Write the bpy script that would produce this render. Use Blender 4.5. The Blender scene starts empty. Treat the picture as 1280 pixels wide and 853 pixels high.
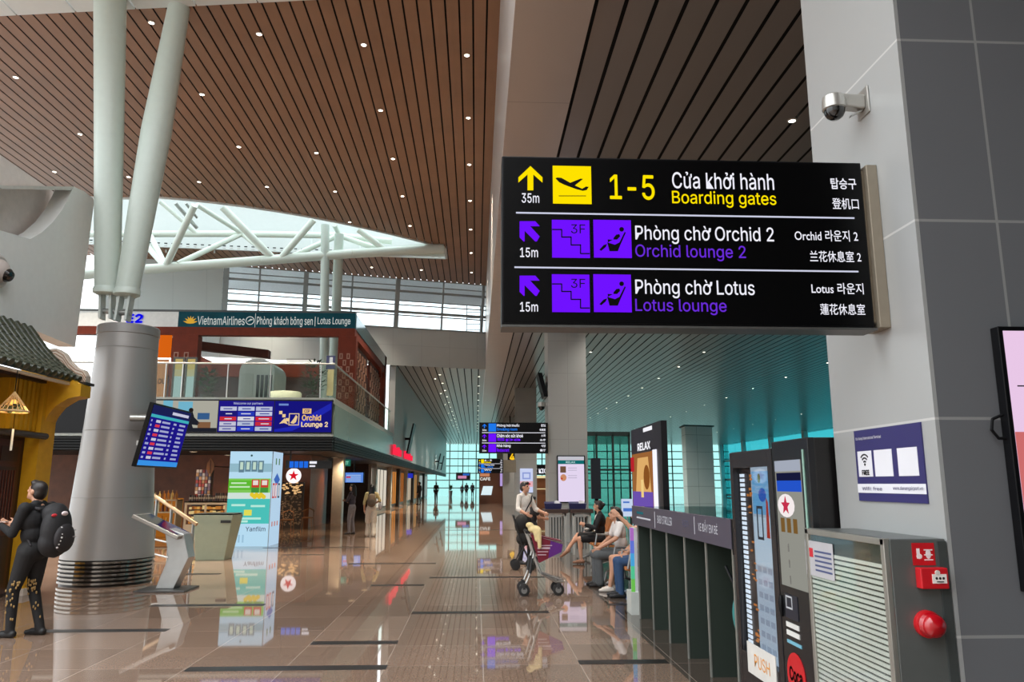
import bpy, bmesh, math, random
from math import sin, cos, tan, pi, radians, atan, sqrt
from mathutils import Vector, Matrix
random.seed(7)
SC = bpy.context.scene
COL = SC.collection

# ------------------------------------------------------------------ camera
FOC, HOR, VPX, EYE = 960.0, 605.0, 595.0, 1.65
PITCH = atan((HOR - 426.5) / FOC)
YAW = atan((640 - VPX) / (FOC / cos(PITCH)))
cd = bpy.data.cameras.new('camera'); cam = bpy.data.objects.new('camera', cd); COL.objects.link(cam)
cd.sensor_width = 36; cd.lens = 27; cd.clip_start = .05; cd.clip_end = 600
cam.location = (0, 0, EYE); cam.rotation_euler = (pi / 2 + PITCH, 0, -YAW)
SC.camera = cam

# ------------------------------------------------------------------ exposure, world
EXPO = 0.0
SPOT_W, SPOT_G = 2600, 620   # watts of the ceiling downlights
SC.view_settings.view_transform = 'Standard'; SC.view_settings.look = 'None'
SC.view_settings.exposure = EXPO; SC.view_settings.gamma = 1
SC.view_settings.use_curve_mapping = False
SC.cycles.max_bounces = 8; SC.cycles.diffuse_bounces = 4; SC.cycles.glossy_bounces = 4
SC.cycles.transparent_max_bounces = 16; SC.cycles.sample_clamp_indirect = 4
SC.cycles.caustics_reflective = False; SC.cycles.caustics_refractive = False
w = bpy.data.worlds.new('sky'); SC.world = w; w.use_nodes = True
nt = w.node_tree; nt.nodes.clear()
wo = nt.nodes.new('ShaderNodeOutputWorld'); bg = nt.nodes.new('ShaderNodeBackground')
tc = nt.nodes.new('ShaderNodeTexCoord'); sx = nt.nodes.new('ShaderNodeSeparateXYZ'); cr = nt.nodes.new('ShaderNodeValToRGB')
nt.links.new(tc.outputs['Generated'], sx.inputs[0]); nt.links.new(sx.outputs['Z'], cr.inputs[0])
cr.color_ramp.elements[0].position = 0.0; cr.color_ramp.elements[0].color = (.62, .66, .68, 1)
cr.color_ramp.elements[1].position = .25; cr.color_ramp.elements[1].color = (.93, .97, 1, 1)
el = cr.color_ramp.elements.new(1.0); el.color = (1.9, 1.97, 2.05, 1)      # an overcast sky is brightest overhead
nt.links.new(cr.outputs[0], bg.inputs[0]); bg.inputs[1].default_value = WORLD_STRENGTH = 3.0
nt.links.new(bg.outputs[0], wo.inputs[0])

# ceiling heights and main lines of the hall
ZG, ZW = 6.85, 10.65       # grey slat ceiling, brown slat ceiling
XE = .385                   # left edge of the beam between the two ceilings
XL = -3.65                  # long left wall plane
XP = 2.17                   # face of the pillar row

# ------------------------------------------------------------------ helpers
def srgb(h):
    if isinstance(h, str):
        h = h.lstrip('#'); c = [int(h[i:i + 2], 16) / 255 for i in (0, 2, 4)]
    else: c = [x / 255 for x in h]
    return tuple(x / 12.92 if x <= .04045 else ((x + .055) / 1.055) ** 2.4 for x in c) + (1,)
_M = {}
def M(col, rough=.55, metal=0., emit=0., noise=.06, scale=9., bump=0., alpha=None, spec=None):
    key = (str(col), rough, metal, emit, noise, scale, bump, alpha, spec)
    if key in _M: return _M[key]
    m = bpy.data.materials.new('surface_%03d' % len(_M)); m.use_nodes = True
    n = m.node_tree; L = n.links; b = n.nodes['Principled BSDF']; c = srgb(col)
    if emit:
        n.nodes.remove(b); e = n.nodes.new('ShaderNodeEmission'); e.inputs[0].default_value = c
        e.inputs[1].default_value = emit / 2 ** EXPO
        L.new(e.outputs[0], n.nodes['Material Output'].inputs[0])
        _M[key] = m; return m
    t = n.nodes.new('ShaderNodeTexCoord'); ns = n.nodes.new('ShaderNodeTexNoise'); ns.inputs['Scale'].default_value = scale
    ns.inputs['Detail'].default_value = 3
    L.new(t.outputs['Object'], ns.inputs['Vector'])
    mx = n.nodes.new('ShaderNodeMix'); mx.data_type = 'RGBA'
    mx.inputs[6].default_value = tuple(x * (1 - noise * 2) for x in c[:3]) + (1,)
    mx.inputs[7].default_value = tuple(min(1, x * (1 + noise * 2)) for x in c[:3]) + (1,)
    L.new(ns.outputs[0], mx.inputs[0]); L.new(mx.outputs[2], b.inputs['Base Color'])
    b.inputs['Roughness'].default_value = rough; b.inputs['Metallic'].default_value = metal
    if spec is not None: b.inputs['Specular IOR Level'].default_value = spec
    if bump:
        bp = n.nodes.new('ShaderNodeBump'); bp.inputs['Strength'].default_value = bump; bp.inputs['Distance'].default_value = .01
        L.new(ns.outputs[0], bp.inputs['Height']); L.new(bp.outputs[0], b.inputs['Normal'])
    if alpha is not None: b.inputs['Alpha'].default_value = alpha
    _M[key] = m; return m
def glass(col, gloss=.12, rough=.03):
    key = ('glass', str(col), gloss, rough)
    if key in _M: return _M[key]
    m = bpy.data.materials.new('glass_%03d' % len(_M)); m.use_nodes = True; n = m.node_tree; n.nodes.clear()
    o = n.nodes.new('ShaderNodeOutputMaterial'); t = n.nodes.new('ShaderNodeBsdfTransparent'); g = n.nodes.new('ShaderNodeBsdfGlossy')
    f = n.nodes.new('ShaderNodeLayerWeight'); f.inputs[0].default_value = .25
    mu = n.nodes.new('ShaderNodeMath'); mu.operation = 'MULTIPLY_ADD'; mu.inputs[1].default_value = min(.6, gloss * 5); mu.inputs[2].default_value = gloss * .4
    x = n.nodes.new('ShaderNodeMixShader'); t.inputs[0].default_value = srgb(col); g.inputs['Roughness'].default_value = rough
    g.inputs[0].default_value = (.9, .95, .95, 1)
    n.links.new(f.outputs['Fresnel'], mu.inputs[0]); n.links.new(mu.outputs[0], x.inputs[0])
    n.links.new(t.outputs[0], x.inputs[1]); n.links.new(g.outputs[0], x.inputs[2]); n.links.new(x.outputs[0], o.inputs[0])
    _M[key] = m; return m
def panelled(col, zs, joints_x=(), joints_y=(), rough=.35, metal=0., jcol='b9b9b6', w=.012, spec=.5):
    """flat metal cladding with thin joint lines at world heights zs"""
    m = M(col, rough, metal, spec=spec, noise=.02, scale=1.7).copy(); n = m.node_tree; L = n.links; b = n.nodes['Principled BSDF']
    g = n.nodes.new('ShaderNodeNewGeometry'); s = n.nodes.new('ShaderNodeSeparateXYZ'); L.new(g.outputs['Position'], s.inputs[0])
    last = None
    for ax, vals in (('X', joints_x), ('Y', joints_y), ('Z', zs)):
        for v in vals:
            c = n.nodes.new('ShaderNodeMath'); c.operation = 'COMPARE'; c.inputs[1].default_value = v; c.inputs[2].default_value = w / 2
            L.new(s.outputs[ax], c.inputs[0])
            if last is None: last = c.outputs[0]
            else:
                a = n.nodes.new('ShaderNodeMath'); a.operation = 'MAXIMUM'; L.new(last, a.inputs[0]); L.new(c.outputs[0], a.inputs[1]); last = a.outputs[0]
    src = b.inputs['Base Color'].links[0].from_socket
    mx = n.nodes.new('ShaderNodeMix'); mx.data_type = 'RGBA'; L.new(last, mx.inputs[0]); L.new(src, mx.inputs[6]); mx.inputs[7].default_value = srgb(jcol)
    L.new(mx.outputs[2], b.inputs['Base Color']); return m

class Frame:
    """a plane in the hall: origin, right, up, outward normal"""
    def __init__(s, o, u, v=(0, 0, 1)):
        s.o = Vector(o); s.u = Vector(u).normalized(); s.v = Vector(v).normalized(); s.n = s.u.cross(s.v).normalized()
    def p(s, a, b, c=0): return s.o + s.u * a + s.v * b + s.n * c
    def hit(s, x, y):
        r = ray(x, y); e = Vector((0, 0, EYE)); t = (s.o - e).dot(s.n) / r.dot(s.n); q = e + r * t - s.o
        return q.dot(s.u), q.dot(s.v)
    def box(s, x0, y0, x1, y1):
        a0, b1 = s.hit(x0, (y0 + y1) / 2)[0], s.hit((x0 + x1) / 2, y0)[1]
        a1, b0 = s.hit(x1, (y0 + y1) / 2)[0], s.hit((x0 + x1) / 2, y1)[1]
        return min(a0, a1), min(b0, b1), max(a0, a1), max(b0, b1)
def ray(x, y):
    u = x - 640; v = 426.5 - y
    Y = FOC * cos(PITCH) - v * sin(PITCH); Z = FOC * sin(PITCH) + v * cos(PITCH)
    return Vector((u * cos(YAW) + Y * sin(YAW), -u * sin(YAW) + Y * cos(YAW), Z))
def on_y(x, y, Y): r = ray(x, y); return Vector((0, 0, EYE)) + r * (Y / r.y)
def on_x(x, y, X): r = ray(x, y); return Vector((0, 0, EYE)) + r * (X / r.x)
def on_z(x, y, Z=0): r = ray(x, y); return Vector((0, 0, EYE)) + r * ((Z - EYE) / r.z)
def front(Y, X=0, Z=0): return Frame((X, Y, Z), (1, 0, 0))       # faces the camera side
def facing_left(X, Y=0, Z=0): return Frame((X, Y, Z), (0, -1, 0))  # faces -X
def facing_right(X, Y=0, Z=0): return Frame((X, Y, Z), (0, 1, 0))  # faces +X

LOC = {}
class MB:
    def __init__(s): s.v = []; s.f = []; s.m = []; s.mats = []; s.cur = 0; s.sm = []; s.smooth = False
    def mat(s, m):
        if m not in s.mats: s.mats.append(m)
        s.cur = s.mats.index(m); return s
    def add(s, vs, fs):
        k = len(s.v); s.v += [Vector(x) for x in vs]
        for f in fs: s.f.append([k + i for i in f]); s.m.append(s.cur); s.sm.append(s.smooth)
        return s
    def hexa(s, p):
        return s.add(p, [(0, 3, 2, 1), (4, 5, 6, 7), (0, 1, 5, 4), (1, 2, 6, 5), (2, 3, 7, 6), (3, 0, 4, 7)])
    def box(s, x0, x1, y0, y1, z0, z1):
        return s.hexa([(x0, y0, z0), (x1, y0, z0), (x1, y1, z0), (x0, y1, z0), (x0, y0, z1), (x1, y0, z1), (x1, y1, z1), (x0, y1, z1)])
    def fbox(s, F, a0, b0, a1, b1, c0=0, c1=.004):
        return s.hexa([F.p(a0, b0, c0), F.p(a1, b0, c0), F.p(a1, b1, c0), F.p(a0, b1, c0), F.p(a0, b0, c1), F.p(a1, b0, c1), F.p(a1, b1, c1), F.p(a0, b1, c1)])
    def poly(s, F, pts, c0=0, c1=.004):
        n = len(pts); ar = sum(pts[i][0] * pts[(i + 1) % n][1] - pts[(i + 1) % n][0] * pts[i][1] for i in range(n))
        if ar < 0: pts = pts[::-1]
        vs = [F.p(a, b, c0) for a, b in pts] + [F.p(a, b, c1) for a, b in pts]
        return s.add(vs, [tuple(range(n))[::-1], tuple(range(n, 2 * n))] + [(i, (i + 1) % n, n + (i + 1) % n, n + i) for i in range(n)])
    def tube(s, p0, p1, r0, r1=None, n=12, cap=True):
        p0, p1 = Vector(p0), Vector(p1); r1 = r0 if r1 is None else r1
        d = (p1 - p0).normalized(); a = Vector((0, 0, 1)) if abs(d.z) < .9 else Vector((1, 0, 0))
        e = d.cross(a).normalized(); g = d.cross(e)
        vs = [p0 + (e * cos(2 * pi * i / n) + g * sin(2 * pi * i / n)) * r0 for i in range(n)] + [p1 + (e * cos(2 * pi * i / n) + g * sin(2 * pi * i / n)) * r1 for i in range(n)]
        k = s.smooth; s.smooth = True; s.add(vs, [(i, n + i, n + (i + 1) % n, (i + 1) % n) for i in range(n)]); s.smooth = k
        if cap: s.add(vs, [tuple(range(n)), tuple(range(n, 2 * n))[::-1]])
        return s
    def path(s, pts, r, n=8):
        for a, b in zip(pts, pts[1:]): s.tube(a, b, r, n=n)
        for q in pts[1:-1]: s.ball(q, (r, r, r), 8, 5)
        return s
    def lathe(s, c, prof, n=24, axis=(0, 0, 1)):
        c = Vector(c); d = Vector(axis).normalized(); a = Vector((0, 0, 1)) if abs(d.z) < .9 else Vector((0, 1, 0))
        e = d.cross(a).normalized() if abs(d.z) < .9 else Vector((1, 0, 0)); g = d.cross(e)
        vs = []
        for r, h in prof:
            for i in range(n): vs.append(c + d * h + (e * cos(2 * pi * i / n) + g * sin(2 * pi * i / n)) * max(r, 1e-4))
        fs = []
        for j in range(len(prof) - 1):
            for i in range(n): fs.append((j * n + i, j * n + (i + 1) % n, (j + 1) * n + (i + 1) % n, (j + 1) * n + i))
        k = s.smooth; s.smooth = True; s.add(vs, fs); s.smooth = k
        return s
    def ball(s, c, r, n=16, m=10, R=None):
        c = Vector(c); R = R or Matrix.Identity(3); vs = []; fs = []
        for j in range(m + 1):
            t = pi * j / m
            for i in range(n):
                q = Vector((r[0] * sin(t) * cos(2 * pi * i / n), r[1] * sin(t) * sin(2 * pi * i / n), r[2] * cos(t))); vs.append(c + R @ q)
        for j in range(m):
            for i in range(n): fs.append((j * n + i, (j + 1) * n + i, (j + 1) * n + (i + 1) % n, j * n + (i + 1) % n))
        k = s.smooth; s.smooth = True; s.add(vs, fs); s.smooth = k; return s
    def text(s, body, F, box, c=.002, stretch=True, bold=0):
        """lettering filling the rectangle box of the plane F"""
        vs, fs = glyphs(body, bold); x0 = min(q.x for q in vs); x1 = max(q.x for q in vs); y0 = min(q.y for q in vs); y1 = max(q.y for q in vs)
        a0, b0, a1, b1 = box; ku = (a1 - a0) / max(1e-6, x1 - x0); kv = (b1 - b0) / max(1e-6, y1 - y0)
        if not stretch: ku = kv = min(ku, kv)
        return s.add([F.p(a0 + (q.x - x0) * ku, b0 + (q.y - y0) * kv, c) for q in vs], fs)
    def build(s, name, parent=None, mat=None, bevel=0, loc=None):
        me = bpy.data.meshes.new(name); o = Vector((0, 0, 0))
        if parent is not None: o = LOC[parent.name]
        elif loc is not None: o = Vector(loc)
        me.from_pydata([q - o for q in s.v], [], s.f)
        for m in (s.mats or [mat or M('808080')]): me.materials.append(m)
        me.polygons.foreach_set('material_index', s.m); me.polygons.foreach_set('use_smooth', s.sm)
        bm = bmesh.new(); bm.from_mesh(me); bmesh.ops.remove_doubles(bm, verts=bm.verts, dist=1e-6)
        if not getattr(s, 'flat', False): bmesh.ops.recalc_face_normals(bm, faces=bm.faces)
        bm.to_mesh(me); bm.free()
        if any(s.sm): me.set_sharp_from_angle(angle=radians(40))
        ob = bpy.data.objects.new(name, me); COL.objects.link(ob)
        if parent is not None: ob.parent = parent; LOC[ob.name] = o
        else: ob.location = o; LOC[ob.name] = o
        if bevel:
            b = ob.modifiers.new('edge', 'BEVEL'); b.width = bevel; b.segments = 2; b.limit_method = 'ANGLE'; b.angle_limit = radians(50)
        return ob
_G = {}
try: FONT = bpy.data.fonts.load(bpy.utils.system_resource('DATAFILES') + '/fonts/Inter.woff2')   # a typeface that ships with Blender
except Exception: FONT = None
def glyphs(body, bold=0):
    if (body, bold) in _G: return _G[(body, bold)]
    latin = FONT is not None and all(ord(x) < 0x2000 and not 0x1100 <= ord(x) < 0x1200 for x in body)
    def raw(t):
        c = bpy.data.curves.new('lettering', 'FONT'); c.body = t; c.resolution_u = 3; c.offset = 0
        if latin: c.font = FONT
        o = bpy.data.objects.new('lettering', c); COL.objects.link(o)
        me = bpy.data.meshes.new_from_object(o.evaluated_get(bpy.context.evaluated_depsgraph_get()))
        r = [q.co.copy() for q in me.vertices], [tuple(p.vertices) for p in me.polygons]
        bpy.data.objects.remove(o); bpy.data.curves.remove(c); bpy.data.meshes.remove(me); return r
    if latin:
        v, f = raw(body.replace('ờ', 'ò').replace('ở', 'ỏ'))
        for i, ch in enumerate(body):
            if ch in 'ờở':      # the horn of the letter
                x = max(q.x for q in raw(body[:i] + 'o')[0]); t = max(q.y for q in raw('o')[0]); k = len(v)
                v = v + [Vector((x - .14, t - .09, 0)), Vector((x - .04, t - .13, 0)), Vector((x + .06, t - .05, 0)), Vector((x + .08, t + .07, 0)), Vector((x - .01, t + .07, 0)), Vector((x - .02, t - .0, 0))]; f = f + [tuple(range(k, k + 6))]
    else: v, f = raw(body)
    if True:
        d = max(0, bold); vs, fs = [], []
        for dx, dy in ((0, 0), (d, 0), (-d, 0), (0, d), (0, -d)) if d else ((0, 0),):
            k = len(vs); vs += [q + Vector((dx, dy, 0)) for q in v]; fs += [tuple(i + k for i in t) for t in f]
    _G[(body, bold)] = (vs, fs); return vs, fs
def thing(name, label, cat, loc, group=None):
    o = bpy.data.objects.new(name, None); COL.objects.link(o); o.location = loc; o.empty_display_size = .1
    LOC[o.name] = Vector(loc); tag(o, label, cat, group); return o
def tag(o, label, cat, group=None, kind=None):
    o['label'] = label; o['category'] = cat
    if group: o['group'] = group
    if kind: o['kind'] = kind
    return o
def struct(o): o['kind'] = 'structure'; return o
def dup(o, delta, label=None, parent=None):
    c = o.copy(); COL.objects.link(c)
    if parent is None: c.location = o.location + Vector(delta)
    else: c.parent = parent
    if label: c['label'] = label
    for ch in list(o.children): dup(ch, (0, 0, 0), None, c)
    return c
def E_(c, k=1.0): return M(c, emit=k)

def words(parent, name, mat, body, F, box, c=.003, bold=0.):
    """one line of lettering as a part of its own"""
    return MB().mat(mat).text(body, F, box, c, bold=bold).build(name, parent)
# ------------------------------------------------------------------ large lights of the hall
def far_edge(x): return 34.35 + .257 * x          # far end of the brown ceiling
def near_edge(x): return 12.85 - .128 * x
def low_edge(x): return 35.15 + .257 * (x - XE)   # where the low grey ceiling starts
def spot(loc, power, size=1.9, blend=.8, col=(1, .9, .78), rad=.12, aim=None):
    l = bpy.data.lights.new('downlight_beam', 'SPOT'); l.energy = power; l.spot_size = size; l.spot_blend = blend
    l.color = col; l.shadow_soft_size = rad
    o = bpy.data.objects.new('downlight_beam', l); COL.objects.link(o); o.location = loc
    if aim: o.rotation_euler = (Vector(aim) - Vector(loc)).to_track_quat('-Z', 'Y').to_euler()
    return o

# ------------------------------------------------------------------ floor
def floor_material():
    m = bpy.data.materials.new('polished_granite'); m.use_nodes = True; n = m.node_tree; L = n.links; b = n.nodes['Principled BSDF']
    g = n.nodes.new('ShaderNodeNewGeometry'); s = n.nodes.new('ShaderNodeSeparateXYZ'); L.new(g.outputs['Position'], s.inputs[0])
    def math_(op, a, bb=None, cc=None):
        q = n.nodes.new('ShaderNodeMath'); q.operation = op
        for i, v in enumerate((a, bb, cc)):
            if v is None: continue
            if isinstance(v, (int, float)): q.inputs[i].default_value = v
            else: L.new(v, q.inputs[i])
        return q.outputs[0]
    def line(ax, off, per, wd):
        f = math_('PINGPONG', math_('ADD', s.outputs[ax], off), per / 2)
        return math_('LESS_THAN', f, wd)
    joint = math_('MAXIMUM', line('X', .82, .9, .0035), line('Y', -7.53, .9, .003))
    cell = n.nodes.new('ShaderNodeCombineXYZ')
    L.new(math_('FLOOR', math_('DIVIDE', math_('ADD', s.outputs['X'], .82), .9)), cell.inputs[0]); L.new(math_('FLOOR', math_('DIVIDE', math_('ADD', s.outputs['Y'], -7.53), .9)), cell.inputs[1])
    wn = n.nodes.new('ShaderNodeTexWhiteNoise'); L.new(cell.outputs[0], wn.inputs[0])
    ns = n.nodes.new('ShaderNodeTexNoise'); ns.inputs['Scale'].default_value = 60; ns.inputs['Detail'].default_value = 4; L.new(g.outputs['Position'], ns.inputs['Vector'])
    v = math_('ADD', math_('MULTIPLY', wn.outputs[0], .16), math_('MULTIPLY', ns.outputs[0], .5))
    cr = n.nodes.new('ShaderNodeValToRGB'); L.new(v, cr.inputs[0])
    cr.color_ramp.elements[0].position = .12; cr.color_ramp.elements[0].color = srgb((108, 88, 74))
    cr.color_ramp.elements[1].position = .52; cr.color_ramp.elements[1].color = srgb((162, 136, 118))
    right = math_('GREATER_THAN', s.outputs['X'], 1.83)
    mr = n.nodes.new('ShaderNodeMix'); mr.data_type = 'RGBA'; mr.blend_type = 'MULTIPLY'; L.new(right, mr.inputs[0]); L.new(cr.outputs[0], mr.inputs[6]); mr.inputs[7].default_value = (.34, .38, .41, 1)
    mj = n.nodes.new('ShaderNodeMix'); mj.data_type = 'RGBA'; L.new(math_('MULTIPLY', joint, .55), mj.inputs[0]); L.new(mr.outputs[2], mj.inputs[6]); mj.inputs[7].default_value = srgb((205, 192, 178))
    L.new(mj.outputs[2], b.inputs['Base Color'])
    n2 = n.nodes.new('ShaderNodeTexNoise'); n2.inputs['Scale'].default_value = 1.3; L.new(g.outputs['Position'], n2.inputs['Vector'])
    L.new(math_('MULTIPLY_ADD', n2.outputs[0], .02, .02), b.inputs['Roughness'])
    b.inputs['IOR'].default_value = 1.75; b.inputs['Specular IOR Level'].default_value = .6
    return m
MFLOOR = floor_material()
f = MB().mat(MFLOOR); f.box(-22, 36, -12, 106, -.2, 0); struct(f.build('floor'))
MSTRIP = M('24211f', .35)
k = 0
for px0, px1, py in ((235, 483, 836), (42, 208, 789), (390, 497, 804), (515, 686, 766), (723, 835, 828), (190, 330, 757), (537, 700, 722), (464, 530, 732), (437, 545, 705), (760, 792, 756), (352, 405, 694), (330, 460, 685), (225, 275, 718), (548, 660, 663)):
    a, b = on_z(px0, py), on_z(px1, py); k += 1
    y = (a.y + b.y) / 2; f = MB().mat(MSTRIP); f.box(a.x, b.x, y - .085, y + .085, -.01, .003)
    struct(f.build('trim_%d' % k))

# ------------------------------------------------------------------ ceilings
WOOD = M((134, 97, 70), .5, noise=.1, scale=1.2); VOID = M('0a0908', .9)
GREY = M((140, 134, 130), .28, metal=.35, noise=.04, scale=.6)
def notch(x):
    t = x / 9.0
    q = max(0, 1.36 + t)
    if t > -.145: return None
    return 9.0 * (2.62 + .54 * q ** 2 * .72 - .0 + (.03 if t < -1.2 else .0)), 9.0 * (3.335 + .10 * (t + .145))
c = MB(); x = XE; pitch, gap = .268, .037
while x > -24:
    a, b = x - pitch + gap, x; nn = notch((a + b) / 2)
    for y0, y1 in ([(near_edge(b), nn[0]), (nn[1], far_edge(b))] if nn else [(near_edge(b), far_edge(b))]):
        c.mat(WOOD).box(a, b, y0, y1, ZW, ZW + .008); c.mat(VOID).box(a - gap - .002, b, y0, y1, ZW + .08, ZW + .12)
    x -= pitch
struct(c.build('ceiling'))
WHITE = M((205, 208, 205), .5, noise=.02)
PALE = M((214, 218, 216), .45, noise=.015)
# white band nearer than the brown slats, skylight box over the notch
c = MB().mat(PALE)
for a, b in [(-15 + i * 1.2, -15 + i * 1.2 + 1.17) for i in range(13)]:
    c.hexa([(a, 8, ZW - .02), (b, 8, ZW - .02), (b, near_edge(b) - .02, ZW - .02), (a, near_edge(a) - .02, ZW - .02), (a, 8, ZW + .1), (b, 8, ZW + .1), (b, near_edge(b) - .02, ZW + .1), (a, near_edge(a) - .02, ZW + .1)])
struct(c.build('ceiling_band'))
sk = MB().mat(PALE); xs = [-1.31 - i * .9 for i in range(26)]
for a, b in zip(xs, xs[1:]):
    ya, yb = notch(a)[1], notch(b)[1]; na, nb = notch(a)[0], notch(b)[0]
    sk.mat(PALE).hexa([(b, yb, ZW - .05), (a, ya, ZW - .05), (a, ya + .1, ZW - .05), (b, yb + .1, ZW - .05), (b, yb, ZW + 2.6), (a, ya, ZW + 2.6), (a, ya + .1, ZW + 2.6), (b, yb + .1, ZW + 2.6)])
    sk.hexa([(b, nb - .08, ZW - .05), (a, na - .08, ZW - .05), (a, na, ZW - .05), (b, nb, ZW - .05), (b, nb - .08, ZW + .9), (a, na - .08, ZW + .9), (a, na, ZW + .9), (b, nb, ZW + .9)])
    for h in (): sk.mat(M('8b9496', .5)).hexa([(b, yb - .03, ZW + h), (a, ya - .03, ZW + h), (a, ya, ZW + h), (b, yb, ZW + h), (b, yb - .03, ZW + h + .04), (a, ya - .03, ZW + h + .04), (a, ya, ZW + h + .04), (b, yb, ZW + h + .04)])
a = xs[0]; sk.mat(PALE).box(a, a + .08, notch(a)[0] - .05, notch(a)[1] + .05, ZW - .05, ZW + 2.6)
struct(sk.build('skylight_trim'))
sg_ = MB().mat(glass((226, 231, 231), .05))
for a, b in zip(xs, xs[1:]): sg_.hexa([(b, notch(b)[0], ZW + .9), (a, notch(a)[0], ZW + .9), (a, notch(a)[1], ZW + 2.55), (b, notch(b)[1], ZW + 2.55), (b, notch(b)[0], ZW + .92), (a, notch(a)[0], ZW + .92), (a, notch(a)[1], ZW + 2.57), (b, notch(b)[1], ZW + 2.57)])
struct(sg_.build('skylight_glass'))
c = MB(); x = 1.25; pitch, gap = .330, .05
while x < 34:
    c.mat(GREY).box(x + gap, x + pitch, -12, 104, ZG, ZG + .005); c.mat(VOID).box(x, x + pitch + .002, -12, 104, ZG + .07, ZG + .1); x += pitch
struct(c.build('ceiling_low'))
c = MB(); x = XE - .01
while x > XL - .1:
    a = x - pitch + gap; c.mat(GREY).box(a, x, low_edge(x), 104, ZG, ZG + .005); c.mat(VOID).box(a - gap - .002, x, low_edge(x), 104, ZG + .07, ZG + .1); x -= pitch
struct(c.build('ceiling_left'))
BEAM = panelled((188, 180, 174), (), (), [5 + i * 2.4 for i in range(40)], rough=.3, metal=.3, jcol='8a8580', w=.01)
c = MB().mat(BEAM); c.box(XE, 1.25, -12, 103.9, ZG - .02, ZW + .3); struct(c.build('beam'))

# ------------------------------------------------------------------ wall across the hall with the high windows
ULEN = sqrt(1 + .257 ** 2); hn = Vector((.257, -1, 0)) / ULEN
FC = Frame((XE, low_edge(XE), ZG), (1, .257, 0), hn * (low_edge(0) - far_edge(0)) / ULEN + Vector((0, 0, ZW - ZG)))
HT = (ZW - ZG) / FC.v.z
aL = FC.hit(277, 380)[0]; sill = FC.hit(530, 412)[1]
CW = panelled((186, 190, 188), (ZG + .9,), [-20 + i * 1.25 for i in range(17)], rough=.45, jcol='a2a6a5')
c = MB().mat(CW); c.fbox(FC, aL, 0, 0, sill, -.15, 0); c.fbox(FC, -16, 0, aL, HT + .3, -.15, .12); struct(c.build('wall_cross'))
win = MB().mat(M('8f9494', .4)); GL = glass('eef4f6', .1)
for px, wd in ((281, .22), (323, .07), (381, .2), (439, .07), (496, .2), (553, .07), (603, .12)):
    a = FC.hit(px, 380)[0]; win.fbox(FC, a - wd / 2, sill, a + wd / 2, HT, -.06, .1)
for py, wd in ((349, .05), (357, .05), (364, .1), (376, .05), (381, .05), (390, .12), (394, .05)):
    b = FC.hit(500, py)[1]; win.fbox(FC, aL, b - wd / 2, 0, b + wd / 2, -.05, .05)
win.fbox(FC, aL, sill - .03, 0, sill + .04, -.1, .12)
struct(win.build('window_1'))
c = MB().mat(GL); c.fbox(FC, aL, sill, 0, HT, -.02, -.01); struct(c.build('window_2'))
c = MB().mat(M((250, 246, 248), .6))
for i in range(10): c.hexa([(x_, y_ + .257 * x_, z_) for z_ in (ZW + .55 + i * .09, ZW + .6 + i * .09) for x_, y_ in ((-16, 36.4 + i * .8), (3, 36.4 + i * .8), (3, 37.12 + i * .8), (-16, 37.12 + i * .8))])
struct(c.build('overhang'))
c = MB().mat(M('9a9a96', .6)); c.box(-3, 2, 36.4, 38, on_y(591, 424, 37).z - .25, on_y(591, 424, 37).z); struct(c.build('roof_ledge'))
ld = thing('service_ladder', 'thin white service ladder outside the high window above the wall', 'ladder', on_y(591, 420, 37))
q0, q1 = on_y(583, 424, 37), on_y(600, 424, 37); m = M('9aa2a6', .4)
for q in (q0, q1): MB().mat(m).tube(q, q + Vector((0, 0, 1.7)), .03, n=6).build('rail', ld)
for i in range(5): MB().mat(m).tube(q0 + Vector((0, 0, .15 + i * .3)), q1 + Vector((0, 0, .15 + i * .3)), .022, n=6).build('rung', ld)

# ------------------------------------------------------------------ long left wall over the shops, end glazing, right glazing
LW = panelled((172, 173, 170), (), (), [34.3 + i * 1.5 for i in range(42)], rough=.4, metal=.2, jcol='85867f', w=.02)
c = MB().mat(LW); c.box(XL - .3, XL, 34.45, 95, 2.8, ZG + .05); struct(c.build('wall_left'))
def glazing(name, F, a0, a1, b1, av, bh, gl, fr, lean=0, wv=.12, wh=.1):
    g = MB().mat(gl); g.fbox(F, a0, 0, a1, b1, -.02, 0); struct(g.build(name + '_glass'))
    g = MB().mat(fr)
    for a in av: g.fbox(F, a - wv / 2, 0, a + wv / 2, b1, 0, .15)
    for b in bh: g.fbox(F, a0, b - wh / 2, a1, b + wh / 2, 0, .12)
    return struct(g.build(name))
FR = M('3c4a4a', .5)
FE = front(103.2)
glazing('window_3', FE, -14, 34, ZG, [-14 + 1.75 * i for i in range(28)], [1.1, 2.1, 3.0, 3.95, 4.9, 5.9], glass((190, 219, 216), .03), FR, wv=.13, wh=.12)
FRW = facing_left(33.2)
glazing('window_4', FRW, -103, 12, ZG, (), (.2, 2.2, 4.6), glass((112, 190, 195), .02), M('5b7478', .5), wh=.22)
c = MB().mat(M((190, 205, 203), .5))
for i in range(12):
    y = 3 + i * 9; c.hexa([(32.6, y, 0), (33.1, y, 0), (33.1, y + .6, 0), (32.6, y + .6, 0), (32.7, y + .8, ZG), (33.1, y + .8, ZG), (33.1, y + 1.4, ZG), (32.7, y + 1.4, ZG)])
struct(c.build('trim_30'))


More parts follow.
